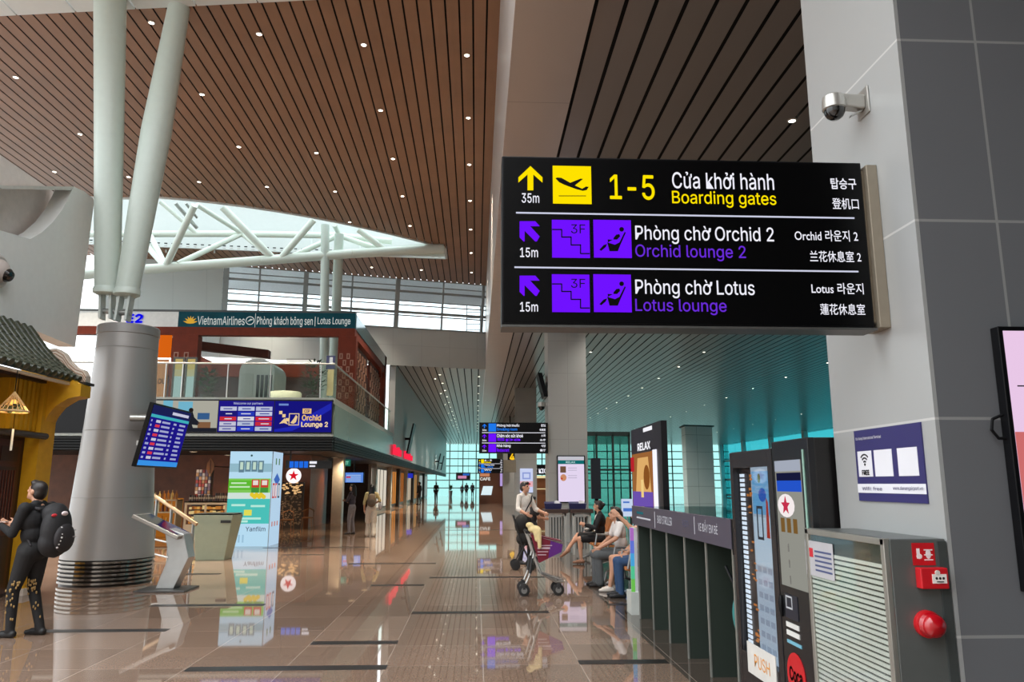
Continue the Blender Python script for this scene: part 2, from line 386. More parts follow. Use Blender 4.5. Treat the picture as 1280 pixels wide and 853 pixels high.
# ------------------------------------------------------------------ pillar row on the right
FY = 3.55
dz = .985
ZS = [.97 + dz * i for i in range(-1, 8)]
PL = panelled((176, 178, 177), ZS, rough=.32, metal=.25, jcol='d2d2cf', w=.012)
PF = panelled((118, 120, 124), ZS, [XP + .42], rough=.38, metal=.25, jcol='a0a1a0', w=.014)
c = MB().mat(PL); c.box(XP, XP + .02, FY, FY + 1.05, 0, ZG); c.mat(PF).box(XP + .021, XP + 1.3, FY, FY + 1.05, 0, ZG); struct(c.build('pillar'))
PC = panelled((172, 173, 170), ZS, (), rough=.4, metal=.2, jcol='9a9a97')
PC2 = panelled((172, 173, 170), ZS, (2.72,), rough=.4, metal=.2, jcol='9a9a97')
for i, y in enumerate((22.75, 42, 61, 80)):
    c = MB().mat(PC2 if i == 0 else PC); c.box(2.13, 3.28, y, y + 1.15, 0, ZG); struct(c.build('pillar'))
TEAL = panelled((226, 240, 238), [.5 + i for i in range(6)], (13.05,), rough=.4, jcol='9db4b4', w=.02)
c = MB().mat(TEAL); c.hexa([(12.3, 45, 0), (14.1, 45.6, 0), (14.3, 47, 0), (12.5, 46.6, 0), (12.3, 45, 5.0), (14.1, 45.6, 5.0), (14.3, 47, 5.0), (12.5, 46.6, 5.0)]); c.mat(FR).hexa([(12.2, 44.9, 5), (14.2, 45.5, 5), (14.4, 47.1, 5), (12.4, 46.7, 5), (12.2, 44.9, 5.08), (14.2, 45.5, 5.08), (14.4, 47.1, 5.08), (12.4, 46.7, 5.08)])
struct(c.build('pillar'))

# ------------------------------------------------------------------ mezzanine slab and the shops below it
DARK = M('1b1917', .55); LOUV = M('101213', .5, spec=.2)
YM = 19.85
c = MB().mat(M('3a3733', .5)); c.box(-20, XL - .02, YM + .15, 95, 2.74, 2.82); struct(c.build('ceiling_shop'))
c = MB().mat(LOUV)
for i in range(5):
    z = 2.49 + i * .067
    c.box(-20, XL, YM - .04, YM + .14, z, z + .045); c.box(XL - .12, XL + .02, YM + .14, 95, z, z + .045)
c.mat(VOID).box(-20, XL - .02, YM + .05, YM + .14, 2.47, 2.83); c.box(XL - .1, XL - .03, YM + .14, 95, 2.47, 2.83)
struct(c.build('trim_31'))
c = MB().mat(M('868c87', .45)); c.box(-20, XL, YM, 34.2, 3.66, 3.82); c.box(-20, XL - .01, YM - .02, YM + .1, 2.83, 2.90); c.box(-20, XL - .03, YM + .12, YM + .2, 2.83, 3.66); struct(c.build('floor_upper'))
c = MB().mat(M((112, 130, 122), .2, noise=.03)); c.box(XL - .06, XL, YM + .14, 34.2, 2.84, 3.66); struct(c.build('trim_32'))
WB = M((128, 74, 42), .45, noise=.2, scale=3)
c = MB().mat(WB); c.box(-20, -6.4, 30.5, 30.7, 0, 2.74); c.box(-6.6, -6.4, 30.7, 34, 0, 2.74); struct(c.build('wall_shop'))
c = MB().mat(M((70, 42, 28), .5)); c.box(-9, -6.05, 44, 44.2, 0, 2.74); struct(c.build('wall_gate'))
for a, b, m in ((44.2, 52, M((208, 200, 188), .4)), (52, 64, M((168, 106, 52), .4, noise=.2)), (64, 78, M((190, 180, 165), .4)), (78, 95, M((170, 178, 172), .4))):
    c = MB().mat(m); c.box(-6.2, -5.9, a, b, 0, 2.74); struct(c.build('wall_store'))
for i, (a, b, col_, k_) in enumerate(((44.4, 51.6, (236, 226, 208), .8), (52.9, 57.8, (226, 146, 70), .75), (58.7, 63.8, (196, 116, 52), .65), (65, 70.8, (232, 214, 186), .7), (71.7, 77.8, (214, 160, 100), .6), (78.8, 85.8, (205, 222, 216), .65), (86.8, 94.5, (190, 214, 208), .6))):  # glowing panels with bars, added on the store walls to brighten the dim shops
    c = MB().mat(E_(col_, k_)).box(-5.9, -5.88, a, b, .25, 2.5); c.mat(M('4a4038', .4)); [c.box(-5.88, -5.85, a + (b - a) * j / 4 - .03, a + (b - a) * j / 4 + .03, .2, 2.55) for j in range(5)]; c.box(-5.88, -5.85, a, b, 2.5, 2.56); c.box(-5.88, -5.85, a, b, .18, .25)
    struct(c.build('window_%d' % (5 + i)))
for y, m in ((44.5, M((225, 222, 215), .3)), (52.3, M((200, 190, 170), .3)), (58, M('2c2622', .5)), (64.3, M('d8d4c8', .4)), (71, M('35302c', .5)), (78, M('c9cfca', .4)), (86, M('2f3230', .5))):
    c = MB().mat(m); c.box(-5.9, -5.65, y, y + .6, 0, 2.74); struct(c.build('pilaster'))
c = MB().mat(M((206, 202, 196), .35)); c.box(-6.05, -5.62, 33.2, 33.7, 0, 2.74); struct(c.build('pilaster'))

c = MB().mat(M((200, 198, 194), .6)); c.box(-15, 36, -12.3, -12, 0, ZW + .5); struct(c.build('wall_back'))
# ------------------------------------------------------------------ hanging signs
BLK = M('08080b', .4, spec=.2); SIGNFACE = M('030304', .5, spec=.1)
YEL = E_((255, 226, 0), 1.0); WHT = E_((240, 240, 250), 1.0); PUR = E_((112, 18, 255), 1.0); PURT = E_((104, 44, 214), 1.0); BLU = E_((30, 120, 235), 1.0)
STEEL = M((168, 168, 164), .32, metal=.85, noise=.04); ALU = M((150, 140, 124), .4, metal=.5)
def P_(F, pts): return [F.hit(*q) for q in pts]
def arrow_up(mb, F, x0, y0, x1, y1):
    def q(u, v): return (x0 + (x1 - x0) * u, y0 + (y1 - y0) * v)
    mb.poly(F, P_(F, [q(.5, 0), q(1, .47), q(1, .68), q(.62, .34), q(.62, 1), q(.38, 1), q(.38, .34), q(0, .68), q(0, .47)]))
def arrow_left(mb, F, x0, y0, x1, y1):
    def q(u, v): return (x0 + (x1 - x0) * u, y0 + (y1 - y0) * v)
    mb.poly(F, P_(F, [q(0, 0), q(.78, 0), q(1, .24), q(.52, .24), q(1, .76), q(.86, 1), q(.78, 1), q(.25, .47), q(.25, 1), q(.2, 1), q(0, .8)]))
def plane_icon(mb, F, x0, y0, x1, y1):
    def q(u, v): return (x0 + (x1 - x0) * u, y0 + (y1 - y0) * v)
    mb.poly(F, P_(F, [q(.07, .33), q(.11, .31), q(.22, .32), q(.45, .45), q(.72, .34), q(.78, .35), q(.57, .52), q(.76, .61), q(.86, .55), q(.93, .56), q(.88, .64), q(.78, .66), q(.62, .62), q(.43, .55), q(.3, .5), q(.16, .43)]), .004, .007)
    mb.poly(F, P_(F, [q(.15, .79), q(.86, .79), q(.86, .805), q(.15, .805)]), .004, .007)
def stair_icon(mb, F, x0, y0, x1, y1):
    def q(u, v): return (x0 + (x1 - x0) * u, y0 + (y1 - y0) * v)
    t = .022
    for a, b, c, d in ((0, .24, .26, .27), (.24, .25, .27, .46), (.25, .44, .51, .47), (.49, .45, .52, .67), (.5, .65, .77, .68), (.74, .66, .77, .9), (.75, .88, 1, .91)):
        mb.poly(F, P_(F, [q(a, b), q(c, b), q(c, d), q(a, d)]), .004, .007)
    a, b = q(.5, .12); c, d = q(.88, .36); mb.text('3F', F, F.box(a, b, c, d), .006)
def seat_icon(mb, F, x0, y0, x1, y1):
    def q(u, v): return (x0 + (x1 - x0) * u, y0 + (y1 - y0) * v)
    cx, cy = q(.74, .25); a, b = F.hit(cx, cy); r = (F.hit(x1, y0)[0] - F.hit(x0, y0)[0]) * .062
    mb.poly(F, [(a + r * cos(i * pi / 6), b + r * sin(i * pi / 6)) for i in range(12)], .004, .007)
    mb.poly(F, P_(F, [q(.53, .47), q(.6, .39), q(.68, .38), q(.7, .44), q(.62, .52), q(.52, .52)]), .004, .007)
    mb.poly(F, P_(F, [q(.82, .32), q(.85, .34), q(.7, .68), q(.64, .83), q(.42, .83), q(.36, .6), q(.56, .66), q(.68, .6)]), .004, .007)
    mb.poly(F, P_(F, [q(.37, .52), q(.5, .53), q(.42, .57), q(.38, .6)]), .004, .007)
    mb.poly(F, P_(F, [q(.15, .79), q(.26, .67), q(.35, .64), q(.32, .72), q(.2, .82)]), .004, .007)
F_SCALE = [1]
SY = 3.87
F = front(SY); a0, b0, a1, b1 = F.box(627, 199, 1085, 408)
sg = thing('hanging_sign', 'large black lit overhead sign to gates 1-5 and lounges, bracketed to near pillar', 'sign', (a0, SY, b0))
MB().mat(BLK).box(a0, a1, SY + .003, SY + .14, b0, b1).build('housing', sg, bevel=.006)
MB().mat(M('040405', .3, spec=.15)).fbox(F, a0 + .012, b0 + .012, a1 - .012, b1 - .012, -.004, .0).build('face_panel', sg)
c = MB().mat(ALU).box(a1 + .002, XP, SY + .02, SY + .12, b0 + .03, b1 - .04); c.box(XP - .06, XP, SY - .02, SY + .17, b0 - .0, b1 - .02); c.build('bracket', sg, bevel=.004)
c = MB().mat(M('5a5a58', .4, .5)).box(a0, a1 + .01, SY - .004, SY + .15, b0 - .012, b0); c.build('bottom_rail', sg)
for y0, y1, x0, x1 in ((263, 276, 645, 1068), (331, 343, 643, 1073)):
    q0, q1 = F.hit(x0, y0), F.hit(x1, y1); yy = (q0[1] + q1[1]) / 2
    MB().mat(E_((215, 218, 240), .9)).fbox(F, q0[0], yy - .004, q1[0], yy + .004, 0, .003).build('divider', sg)
mb = MB().mat(YEL); arrow_up(mb, F, 648, 208, 678, 238); mb.build('arrow', sg)
mb = MB().mat(YEL); mb.fbox(F, *F.box(691, 208, 739, 255)); mb.mat(SIGNFACE); plane_icon(mb, F, 691, 208, 739, 255); mb.build('departure_pictogram', sg)
for m_, s_, bx, bo in ((YEL, '1-5', (762, 219, 818, 250), .008), (YEL, 'Boarding gates', (840, 239.5, 970, 260), .005), (WHT, '35m', (652, 242, 674, 254), .008), (WHT, 'Cửa khởi hành', (840, 216, 967, 237), .005), (WHT, '탑승구', (1038, 223, 1070, 237), .015), (WHT, '登机口', (1040, 248, 1073, 262), .008)):
    words(sg, 'gate_lettering', m_, s_, F, F.box(*bx), .003, bo)
for r, (ya, tx) in enumerate(((277, 0), (345, 1))):
    mb = MB().mat(PUR); arrow_left(mb, F, 649.5, ya, 674.5, ya + 25); mb.build('arrow', sg)
    sy = ya - 1.5
    mb = MB().mat(PUR).fbox(F, *F.box(690, sy, 737, sy + 47)); mb.mat(SIGNFACE); stair_icon(mb, F, 690, sy, 737, sy + 47); mb.build('stair_pictogram', sg)
    mb = MB().mat(PUR).fbox(F, *F.box(742, sy, 789, sy + 47)); mb.mat(SIGNFACE); seat_icon(mb, F, 742, sy, 789, sy + 47); mb.build('lounge_pictogram', sg)
    rows = [(WHT, '15m', (650, ya + 33, 672.5, ya + 45), .008)]
    if not tx: rows += [(WHT, 'Phòng chờ Orchid 2', (794, 283, 967, 306), .005), (WHT, 'Orchid 라운지 2', (993, 288, 1072, 302), .008), (WHT, '兰花休息室 2', (1012, 314, 1076, 328), .008), (PURT, 'Orchid lounge 2', (794, 306.5, 932, 326.5), .005)]
    else: rows += [(WHT, 'Phòng chờ Lotus', (794, 350, 943, 373.5), .005), (WHT, 'Lotus 라운지', (1014, 354, 1079, 368), .008), (WHT, '蓮花休息室', (1025, 380, 1081, 394), .008), (PURT, 'Lotus lounge', (794, 374.5, 908, 394), .005)]
    for m_, s_, bx, bo in rows: words(sg, 'lounge_lettering', m_, s_, F, F.box(*bx), .003, bo)

def far_sign(label, Y, box, rows, group=None):
    F = front(Y); a0, b0, a1, b1 = F.box(*box); W, H = a1 - a0, b1 - b0
    s = thing('hanging_sign', label, 'sign', (a0, Y, b0))
    MB().mat(BLK).box(a0, a1, Y + .003, Y + .14, b0, b1).build('housing', s)
    MB().mat(ALU).box(a1 + .002, 2.128, Y + .02, Y + .6, b0 + .05, b1 - .05).build('bracket', s)
    n = len(rows)
    for i in range(1, n): MB().mat(WHT).fbox(F, a0 + .08 * W / 2, b0 + H * i / n - .008, a1 - .04 * W, b0 + H * i / n + .008).build('divider', s)
    for i, (col, t1, t2, colt, tr, t3) in enumerate(rows):
        z1 = b1 - H * i / n; h = H / n
        def R(u0, v0, u1, v1): return (a0 + W * u0, z1 - h * v1, a0 + W * u1, z1 - h * v0)
        m = MB().mat(col); A = R(.045, .15, .105, .55)
        m.poly(F, [(A[0] + (A[2] - A[0]) * u, A[1] + (A[3] - A[1]) * v) for u, v in ((.5, 1), (1, .55), (1, .35), (.62, .66), (.62, 0), (.38, 0), (.38, .66), (0, .35), (0, .55))]); m.build('arrow', s)
        MB().mat(col).fbox(F, *R(.135, .1, .245, .88)).build('pictogram', s)
        for m_, s_, bx in ((WHT, t1, R(.255, .12, .255 + tr, .46)), (WHT, '30m', R(.045, .66, .105, .84)), (WHT, t3[0], R(.9, .14, .965, .4)), (WHT, t3[1], R(.88, .58, .965, .82)), (colt, t2, R(.255, .52, .255 + tr * .9, .86))): words(s, 'lettering', m_, s_, F, bx, .003, .02)
far_sign('black overhead sign with one blue and two purple rows, bracketed to middle pillar', 22.6, (599, 528.5, 685, 567),
    [(BLU, 'Phòng hút thuốc', 'Smoking room', BLU, .33, ('흡연실', '吸烟室')), (PUR, 'Chăm sóc sức khoẻ', 'Spa', PUR, .38, ('스파', '水疗')), (PUR, 'Nhà hàng', 'Restaurant', PUR, .2, ('식당', '餐厅'))])
far_sign('small distant black sign with yellow top row and blue rows under the bigger sign', 41.5, (597, 574, 629, 592),
    [(YEL, '4-5', 'Gates', YEL, .3, ('탑승', '登机')), (BLU, 'Thang máy', 'Lift', BLU, .4, ('층', '电梯')), (BLU, 'WC', 'Toilets', BLU, .3, ('실', '洗手'))])
F = front(60); a0, b0, a1, b1 = F.box(637, 567, 644, 576)
s = thing('gate_sign', 'tiny black sign with glowing yellow 4 beyond the middle overhead sign', 'sign', (a0, 60, b0)); MB().mat(BLK).box(a0 - .15, a1 + .2, 60.01, 60.15, b0 - .1, b1 + .1).build('housing', s)
MB().mat(E_((255, 200, 30), 1)).text('4', F, (a0, b0, a1 - .05, b1), .003, bold=.03).build('lettering', s); MB().mat(BLK).box(a0, a0 + .08, 60.03, 60.1, b1 + .1, ZG).build('hanger', s)
F = front(80); a0, b0, a1, b1 = F.box(570, 591, 588, 600)
s = thing('hanging_board', 'small dark hanging board with pink lettering strip before the far glass wall', 'sign', (a0, 80, b0)); MB().mat(M('1a1420', .5)).box(a0, a1, 80, 80.3, b0, b1).build('housing', s)
MB().mat(E_((225, 150, 190), .8)).fbox(F, a0 + .2, b0 + .12, a1 - .4, b0 + .4, 0, .02).build('lit_strip', s); MB().mat(E_((50, 120, 220), .7)).fbox(F, a0 + .7, b1 - .3, a1 - .1, b1 - .1, 0, .02).build('blue_strip', s)
for x in (a0 + .2, a1 - .2): MB().mat(BLK).tube((x, 80.15, b1), (x, 80.15, ZG), .02, n=6).build('hanger', s)

# ------------------------------------------------------------------ security camera on the near pillar
F = facing_left(XP); ca = on_x(1080, 131, XP)
cm = thing('security_camera', 'white dome security camera on bracket high on the near pillar', 'camera', tuple(ca))
CW_ = M((178, 176, 170), .3, .6, noise=.03); y, z = ca.y, ca.z; k = .72
MB().mat(CW_).box(XP - .01, XP - .001, y - .09 * k, y + .09 * k, z - .1 * k, z + .12 * k).build('wall_plate', cm, bevel=.004)
hc = Vector((XP - .24 * k, y, z))
MB().mat(CW_).hexa([(hc.x, y - .05 * k, z - .03 * k), (XP - .01, y - .045 * k, z - .05 * k), (XP - .01, y + .045 * k, z - .05 * k), (hc.x, y + .05 * k, z - .03 * k), (hc.x, y - .06 * k, z + .065 * k), (XP - .01, y - .055 * k, z + .06 * k), (XP - .01, y + .055 * k, z + .06 * k), (hc.x, y + .06 * k, z + .065 * k)]).build('arm', cm, bevel=.008)
MB().mat(CW_).lathe(hc, [(r * k, h * k) for r, h in ((0, .078), (.055, .075), (.082, .055), (.088, .02), (.09, -.045), (.078, -.052))], 28).build('dome_housing', cm)
MB().mat(M('0c0a09', .06, spec=.8)).lathe(hc, [(r * k, h * k) for r, h in ((.078, -.05), (.075, -.08), (.06, -.108), (.035, -.127), (0, -.134))], 28).build('lens_dome', cm)
MB().mat(STEEL).hexa([(XP - dx * k, y + dy, z + dz * k) for dz_ in (0, .012) for dx, dy, dz in ((.12, -.012, -.11 + dz_), (.012, -.012, -.05 + dz_), (.012, .012, -.05 + dz_), (.12, .012, -.11 + dz_))]).build('brace', cm)

# ------------------------------------------------------------------ wifi notice without its codes, on the near pillar
F = facing_left(XP); A = F.box(1072, 533, 1157, 628)
pn = thing('wifi_notice', 'dark blue free wifi poster with white panels on the side of near pillar', 'poster', (XP, -A[0], A[1]))
NAVY = M((48, 44, 100), .35, noise=.02); PW = M((225, 226, 232), .4, noise=.01); W, H = A[2] - A[0], A[3] - A[1]
def R(u0, v0, u1, v1): return (A[0] + W * u0, A[3] - H * v1, A[0] + W * u1, A[3] - H * v0)
MB().mat(NAVY).fbox(F, *A, .001, .008).build('sheet', pn)
MB().mat(PW).fbox(F, *R(0, .76, 1, .885), .008, .01).build('web_strip', pn)
MB().mat(PW).fbox(F, *R(.04, .3, .27, .66), .008, .01).build('wifi_panel', pn)
for u in (.31, .66): MB().mat(PW).fbox(F, *R(u, .3, u + .27, .66), .008, .01).build('blank_panel', pn)
mb = MB().mat(M('14141c', .5)); cx, cy = A[0] + W * .155, A[3] - H * .49
for r in (.016, .03, .044):
    for i in range(8):
        t0, t1 = radians(45 + i * 11.25), radians(45 + (i + 1) * 11.25); rr = r * W / .5
        mb.poly(F, [(cx + rr * cos(t0), cy + rr * sin(t0)), (cx + rr * cos(t1), cy + rr * sin(t1)), (cx + (rr - .008) * cos(t1), cy + (rr - .008) * sin(t1)), (cx + (rr - .008) * cos(t0), cy + (rr - .008) * sin(t0))], .01, .012)
mb.lathe(F.p(cx, cy, .01), [(.007, 0), (.007, .002), (0, .002)], 10, F.n); mb.text('FREE', F, R(.1, .565, .22, .64), .0125, bold=.03); mb.build('wifi_symbol', pn)
mb = MB().mat(NAVY).text('Wifi: free', F, R(.08, .8, .4, .85), .0125); mb.text('www.danangairport.vn', F, R(.56, .79, .97, .85), .0125)
mb.mat(PW).text('Da Nang International Terminal', F, R(.04, .1, .45, .15), .0125); mb.build('lettering', pn)

# ------------------------------------------------------------------ portrait screen on the front of the near pillar
F = front(FY); a0 = on_y(1247, 408, FY - .07).x; z1 = on_y(1250, 408, FY - .07).z; z0 = on_y(1277, 742, FY - .07).z
tv = thing('portrait_screen', 'big black framed portrait screen showing pink page, on front of near pillar', 'screen', (a0, FY, z0))
MB().mat(BLK).box(a0, a0 + .74, FY - .07, FY - .012, z0, z1).build('bezel', tv, bevel=.004)
FT = front(FY - .07); MB().mat(E_((238, 204, 236), .95)).fbox(FT, a0 + .022, z0 + .35, a0 + .718, z1 - .022, 0, .002).build('display', tv)
MB().mat(E_((225, 120, 120), .8)).fbox(FT, a0 + .022, z0 + .35, a0 + .718, z0 + .72, .002, .003).build('picture_area', tv)
mb = MB().mat(M('101014')); mb.fbox(FT, a0 + .06, z1 - .29, a0 + .68, z1 - .284, .002, .004)
for i, (u, v) in enumerate(((.1, .36), (.1, .43), (.13, .56))): mb.fbox(FT, a0 + u, z1 - v - .02, a0 + .5, z1 - v, .002, .004)
mb.build('text_lines', tv)
MB().mat(BLK).path([(a0 - .005, FY - .04, z1 - .42), (a0 - .05, FY - .03, z1 - .44), (a0 - .06, FY - .03, z1 - .49), (a0 - .03, FY - .03, z1 - .53), (a0 + .01, FY - .04, z1 - .53)], .007).build('cable', tv)

# ------------------------------------------------------------------ fire hose cabinet with alarm devices
CX0, CX1, CY0, CY1, CZ = 1.88, XP - .003, 3.56, 4.42, 1.4
cb = thing('fire_cabinet', 'grey metal fire hose cabinet with slatted glass door against near pillar', 'cabinet', (CX0, CY0, 0))
CG = M((112, 116, 114), .38, .5, noise=.04); 
MB().mat(CG).box(CX0 + .02, CX1, CY0, CY1, .02, CZ).build('body', cb, bevel=.006)
MB().mat(M('555a59', .4, .5)).box(CX1 - .045, CX1 - .004, CY0 - .012, CY0, .02, CZ - .01).build('edge_strip', cb)
F = facing_left(CX0); dr = MB().mat(M((176, 174, 166), .3, .7))
y0, y1 = CY0 + .0, CY1
for a, b, c, d in ((-y1, .03, -y1 + .035, CZ), (-y0 - .035, .03, -y0, CZ), (-y1, CZ - .03, -y0, CZ), (-y1, .03, -y0, .07)): dr.fbox(F, a, b, c, d, -.02, .006)
dr = dr.build('door', cb, bevel=.003)
MB().mat(M((88, 92, 88), .25, .4)).fbox(F, -y1 + .03, .06, -y0 - .03, CZ - .03, -.019, -.012).build('backing', dr)
sl = MB().mat(M((224, 226, 222), .3)); n = 46
for i in range(n): z = .09 + i * (1.2 / n); sl.fbox(F, -y1 + .035, z, -y0 - .035, z + .0165, -.012, -.004)
sl.build('slats', dr)
MB().mat(glass('f4f6f4', .03)).fbox(F, -y1 + .03, .06, -y0 - .03, CZ - .03, -.003, .0).build('door_glass', dr)
A = F.box(1008, 678, 1042, 722); nt_ = MB().mat(M((172, 172, 176), .5)).fbox(F, *A, .0, .002); nt_.mat(M((190, 40, 52), .5)).fbox(F, A[0] + .03, A[1] + .1, A[0] + .1, A[3] - .04, .002, .003); nt_.mat(M((70, 80, 120), .5))
for i in range(5): nt_.fbox(F, A[0] + .12, A[1] + .03 + i * .025, A[2] - .02, A[1] + .04 + i * .025, .002, .003)
nt_.build('instruction_sheet', dr)
FS = front(CY0); RED = M((196, 24, 34), .35, noise=.03)
A = FS.box(1140, 679, 1168, 707)
st = thing('fire_call_sticker', 'small red fire instruction sticker above the call point on cabinet end', 'sticker', (A[0], CY0, A[1]))
MB().mat(RED).fbox(FS, *A, .001, .003).build('sheet', st); mb = MB().mat(M('f2e8e8')); mb.fbox(FS, A[0] + .02, A[1] + .03, A[0] + .035, A[1] + .075, .003, .004); mb.ball((A[0] + .032, CY0 - .003, A[1] + .04), (.014, .001, .012), 10, 6); mb.ball((A[0] + .075, CY0 - .003, A[1] + .05), (.013, .001, .022), 10, 6)
for i in range(3): mb.fbox(FS, A[0] + .055, A[1] + .022 + i * .022, A[0] + .095, A[1] + .027 + i * .022, .003, .005)
mb.build('symbols', st)
A = FS.box(1144, 709, 1178, 735)
cp = thing('manual_call_point', 'red manual fire alarm call point box under the red sticker', 'alarm', (A[0], CY0, A[1]))
MB().mat(RED).fbox(FS, *A, .001, .05).build('housing', cp, bevel=.005); mb = MB().mat(M('eee9e4', .4)).fbox(FS, A[0] + .05, A[1] + .025, A[2] - .012, A[1] + .065, .05, .054); mb.build('push_panel', cp)
mb = MB().mat(M('181818'))
for i in range(3): mb.ball((A[0] + .068 + i * .016, CY0 - .055, A[1] + .047), (.006, .002, .006), 8, 5)
mb.fbox(FS, A[0] + .068, A[1] + .03, A[0] + .1, A[1] + .034, .054, .056); mb.build('symbols', cp); MB().mat(M('d8cfc8', .4)).lathe((A[0] + .075, CY0 - .05, A[3] - .02), [(.011, 0), (.011, .006), (0, .007)], 12, (0, -1, 0)).build('key_lock', cp)
q = on_y(1158, 780, CY0)
sb = thing('strobe_beacon', 'round red ribbed fire alarm beacon low on the cabinet end', 'alarm', tuple(q))
MB().mat(RED).lathe(q, [(.06, 0), (.06, .022), (.052, .026), (0, .026)], 28, (0, -1, 0)).build('base', sb)
MB().mat(M((170, 10, 24), .12, spec=.8)).lathe(q + Vector((0, -.026, 0)), [(.05, 0), (.054, .008), (.05, .016), (.054, .024), (.05, .032), (.052, .04), (.045, .055), (.027, .068), (0, .072)], 28, (0, -1, 0)).build('lens', sb)
# ------------------------------------------------------------------ vending machines
VX = 2.05; F = facing_left(VX)
def frame_on(F, A, B, c0, c1, mb):
    for a in ((A[0], A[1], B[0], A[3]), (B[2], A[1], A[2], A[3]), (B[0], B[3], B[2], A[3]), (B[0], A[1], B[2], B[1])): mb.fbox(F, *a, c0, c1)
    return mb
vm = thing('vending_machine', 'glass fronted snack vending machine with lit window and PUSH flap beside the stroller rack', 'vending machine', (VX, 6.1, 0))
BK = M('141212', .35, noise=.1); A = (-6.12, .03, -5.24, 1.89); B = (-6.05, .42, -5.32, 1.77)
MB().mat(M('0b0b0b', .9)).box(VX + .06, VX + .8, 5.24, 6.12, .03, 1.89).mat(BK).box(VX + .03, VX + .8, 5.235, 5.24, .03, 1.89).build('body', vm)
frame_on(F, A, B, -.03, .03, MB().mat(M('2b292b', .25, .3))).build('front_frame', vm, bevel=.004)
mb = MB().mat(E_((186, 202, 218), .9)).fbox(F, B[0] + .25, B[1], B[2], B[3], -.028, -.022)
mb.mat(M('2a211d', .5)).fbox(F, B[0], B[1], B[0] + .25, B[3], -.028, -.022)
mb.mat(E_((120, 190, 240), .8)).fbox(F, B[0] + .27, B[3] - .34, B[2] - .12, B[3] - .03, -.022, -.02)
mb.mat(E_((205, 225, 240), .9)).fbox(F, B[0] + .27, B[3] - .7, B[2] - .05, B[3] - .36, -.022, -.02)
mb.mat(E_((210, 70, 50), .7)); mb.poly(F, [(B[0] + .52, B[3] - .5), (B[0] + .58, B[3] - .5), (B[0] + .57, B[3] - .25), (B[0] + .54, B[3] - .22)], -.02, -.018); mb.poly(F, [(B[0] + .6, B[3] - .5), (B[0] + .66, B[3] - .5), (B[0] + .64, B[3] - .22), (B[0] + .61, B[3] - .2)], -.02, -.018)
mb.mat(M('30343c')); frame_on(F, (B[0] + .34, B[3] - .52, B[0] + .46, B[3] - .28), (B[0] + .36, B[3] - .5, B[0] + .44, B[3] - .3), -.02, -.018, mb)
mb.mat(E_((40, 130, 60), .7)).ball(F.p(B[0] + .42, B[3] - .08, -.02), (.003, .03, .035), 10, 6); mb.mat(E_((60, 110, 210), .8)).ball(F.p(B[0] + .47, B[3] - .2, -.02), (.003, .08, .05), 10, 6)
mb.mat(E_((176, 190, 210), .7))
for i in range(7):
    for j in range(4): mb.fbox(F, B[0] + .3 + j * .1, B[1] + .06 + i * .09, B[0] + .37 + j * .1, B[1] + .1 + i * .09, -.022, -.019)
mb.build('window_display', vm)
for k in range(2):
    mb = MB().mat(E_((235, 245, 255), 1.3))
    for i in range(36): mb.fbox(F, B[0] + .03 + k * .05, B[1] + .02 + i * .036, B[0] + .065 + k * .05, B[1] + .044 + i * .036, -.02, -.012)
    mb.build('led_strip', vm)
mb = MB().mat(E_((225, 140, 70), .8)); rr = random.Random(3)
for i in range(26): a, b = B[0] + .15 + rr.random() * .09, B[1] + .05 + rr.random() * 1.25; mb.fbox(F, a, b, a + .02 + rr.random() * .04, b + .008 + rr.random() * .012, -.021, -.018)
mb.build('spiral_racks', vm)
MB().mat(glass('f2f5f8', .04)).fbox(F, *B, -.006, -.002).build('window_glass', vm)
fl = MB().mat(M((216, 214, 208), .4)).fbox(F, *F.box(941, 812, 976, 853 - 2), .03, .036); fl = fl.build('delivery_flap', vm)
A2 = F.box(951, 823, 966, 841); MB().mat(M((226, 150, 48), .5)).text('PUSH', F, (A2[0] - .02, A2[1] + .01, A2[2] + .04, A2[3]), .038, bold=.0).build('lettering', fl)
MB().mat(M((180, 30, 44), .45)).fbox(F, -5.95, .12, -5.45, .2, .03, .034).build('red_sticker', vm)

A = (-5.22, .03, -4.64, 1.93); B = (-5.17, 1.0, -4.76, 1.8)
v2 = thing('vending_machine', 'tall black vending machine with red round badge, next to fire cabinet', 'vending machine', (VX, 5.2, 0))
MB().mat(BK).box(VX + .01, VX + .8, 4.64, 5.22, .03, 1.93).build('body', v2, bevel=.006)
MB().mat(M('17181a', .25)).fbox(F, *A, -.012, .03).build('front_panel', v2, bevel=.004)
mb = MB().mat(E_((178, 178, 168), .62)).fbox(F, *B, .03, .034)
mb.mat(E_((190, 198, 215), .7)).fbox(F, B[0], B[3] - .07, B[2], B[3], .034, .036); mb.mat(E_((28, 32, 70), .7)).fbox(F, B[0] + .02, B[3] - .13, B[2], B[3] - .08, .034, .036); mb.mat(E_((40, 90, 215), .85)).fbox(F, B[0] + .02, B[3] - .2, B[2], B[3] - .13, .034, .036)
mb.mat(E_((250, 240, 240), .95)).ball(F.p(B[0] + .15, B[3] - .29, .034), (.003, .14, .075), 14, 8); star = [(B[0] + .15 + (.06 if i % 2 == 0 else .026) * sin(i * pi / 5) * 1.2, B[3] - .29 + (.06 if i % 2 == 0 else .026) * cos(i * pi / 5)) for i in range(10)]
mb.mat(E_((205, 50, 80), .9)).poly(F, star, .036, .039)
mb.mat(E_((150, 112, 60), .6))
for i in range(3): mb.fbox(F, B[0] + .05 + i * .1, B[3] - .46, B[0] + .11 + i * .1, B[3] - .37, .034, .036)
mb.mat(M('6a6a66'))
for i in range(3): mb.fbox(F, B[0] + .14, B[3] - .58 - i * .1, B[0] + .155, B[3] - .53 - i * .1, .034, .036)
mb.build('menu_panel', v2)
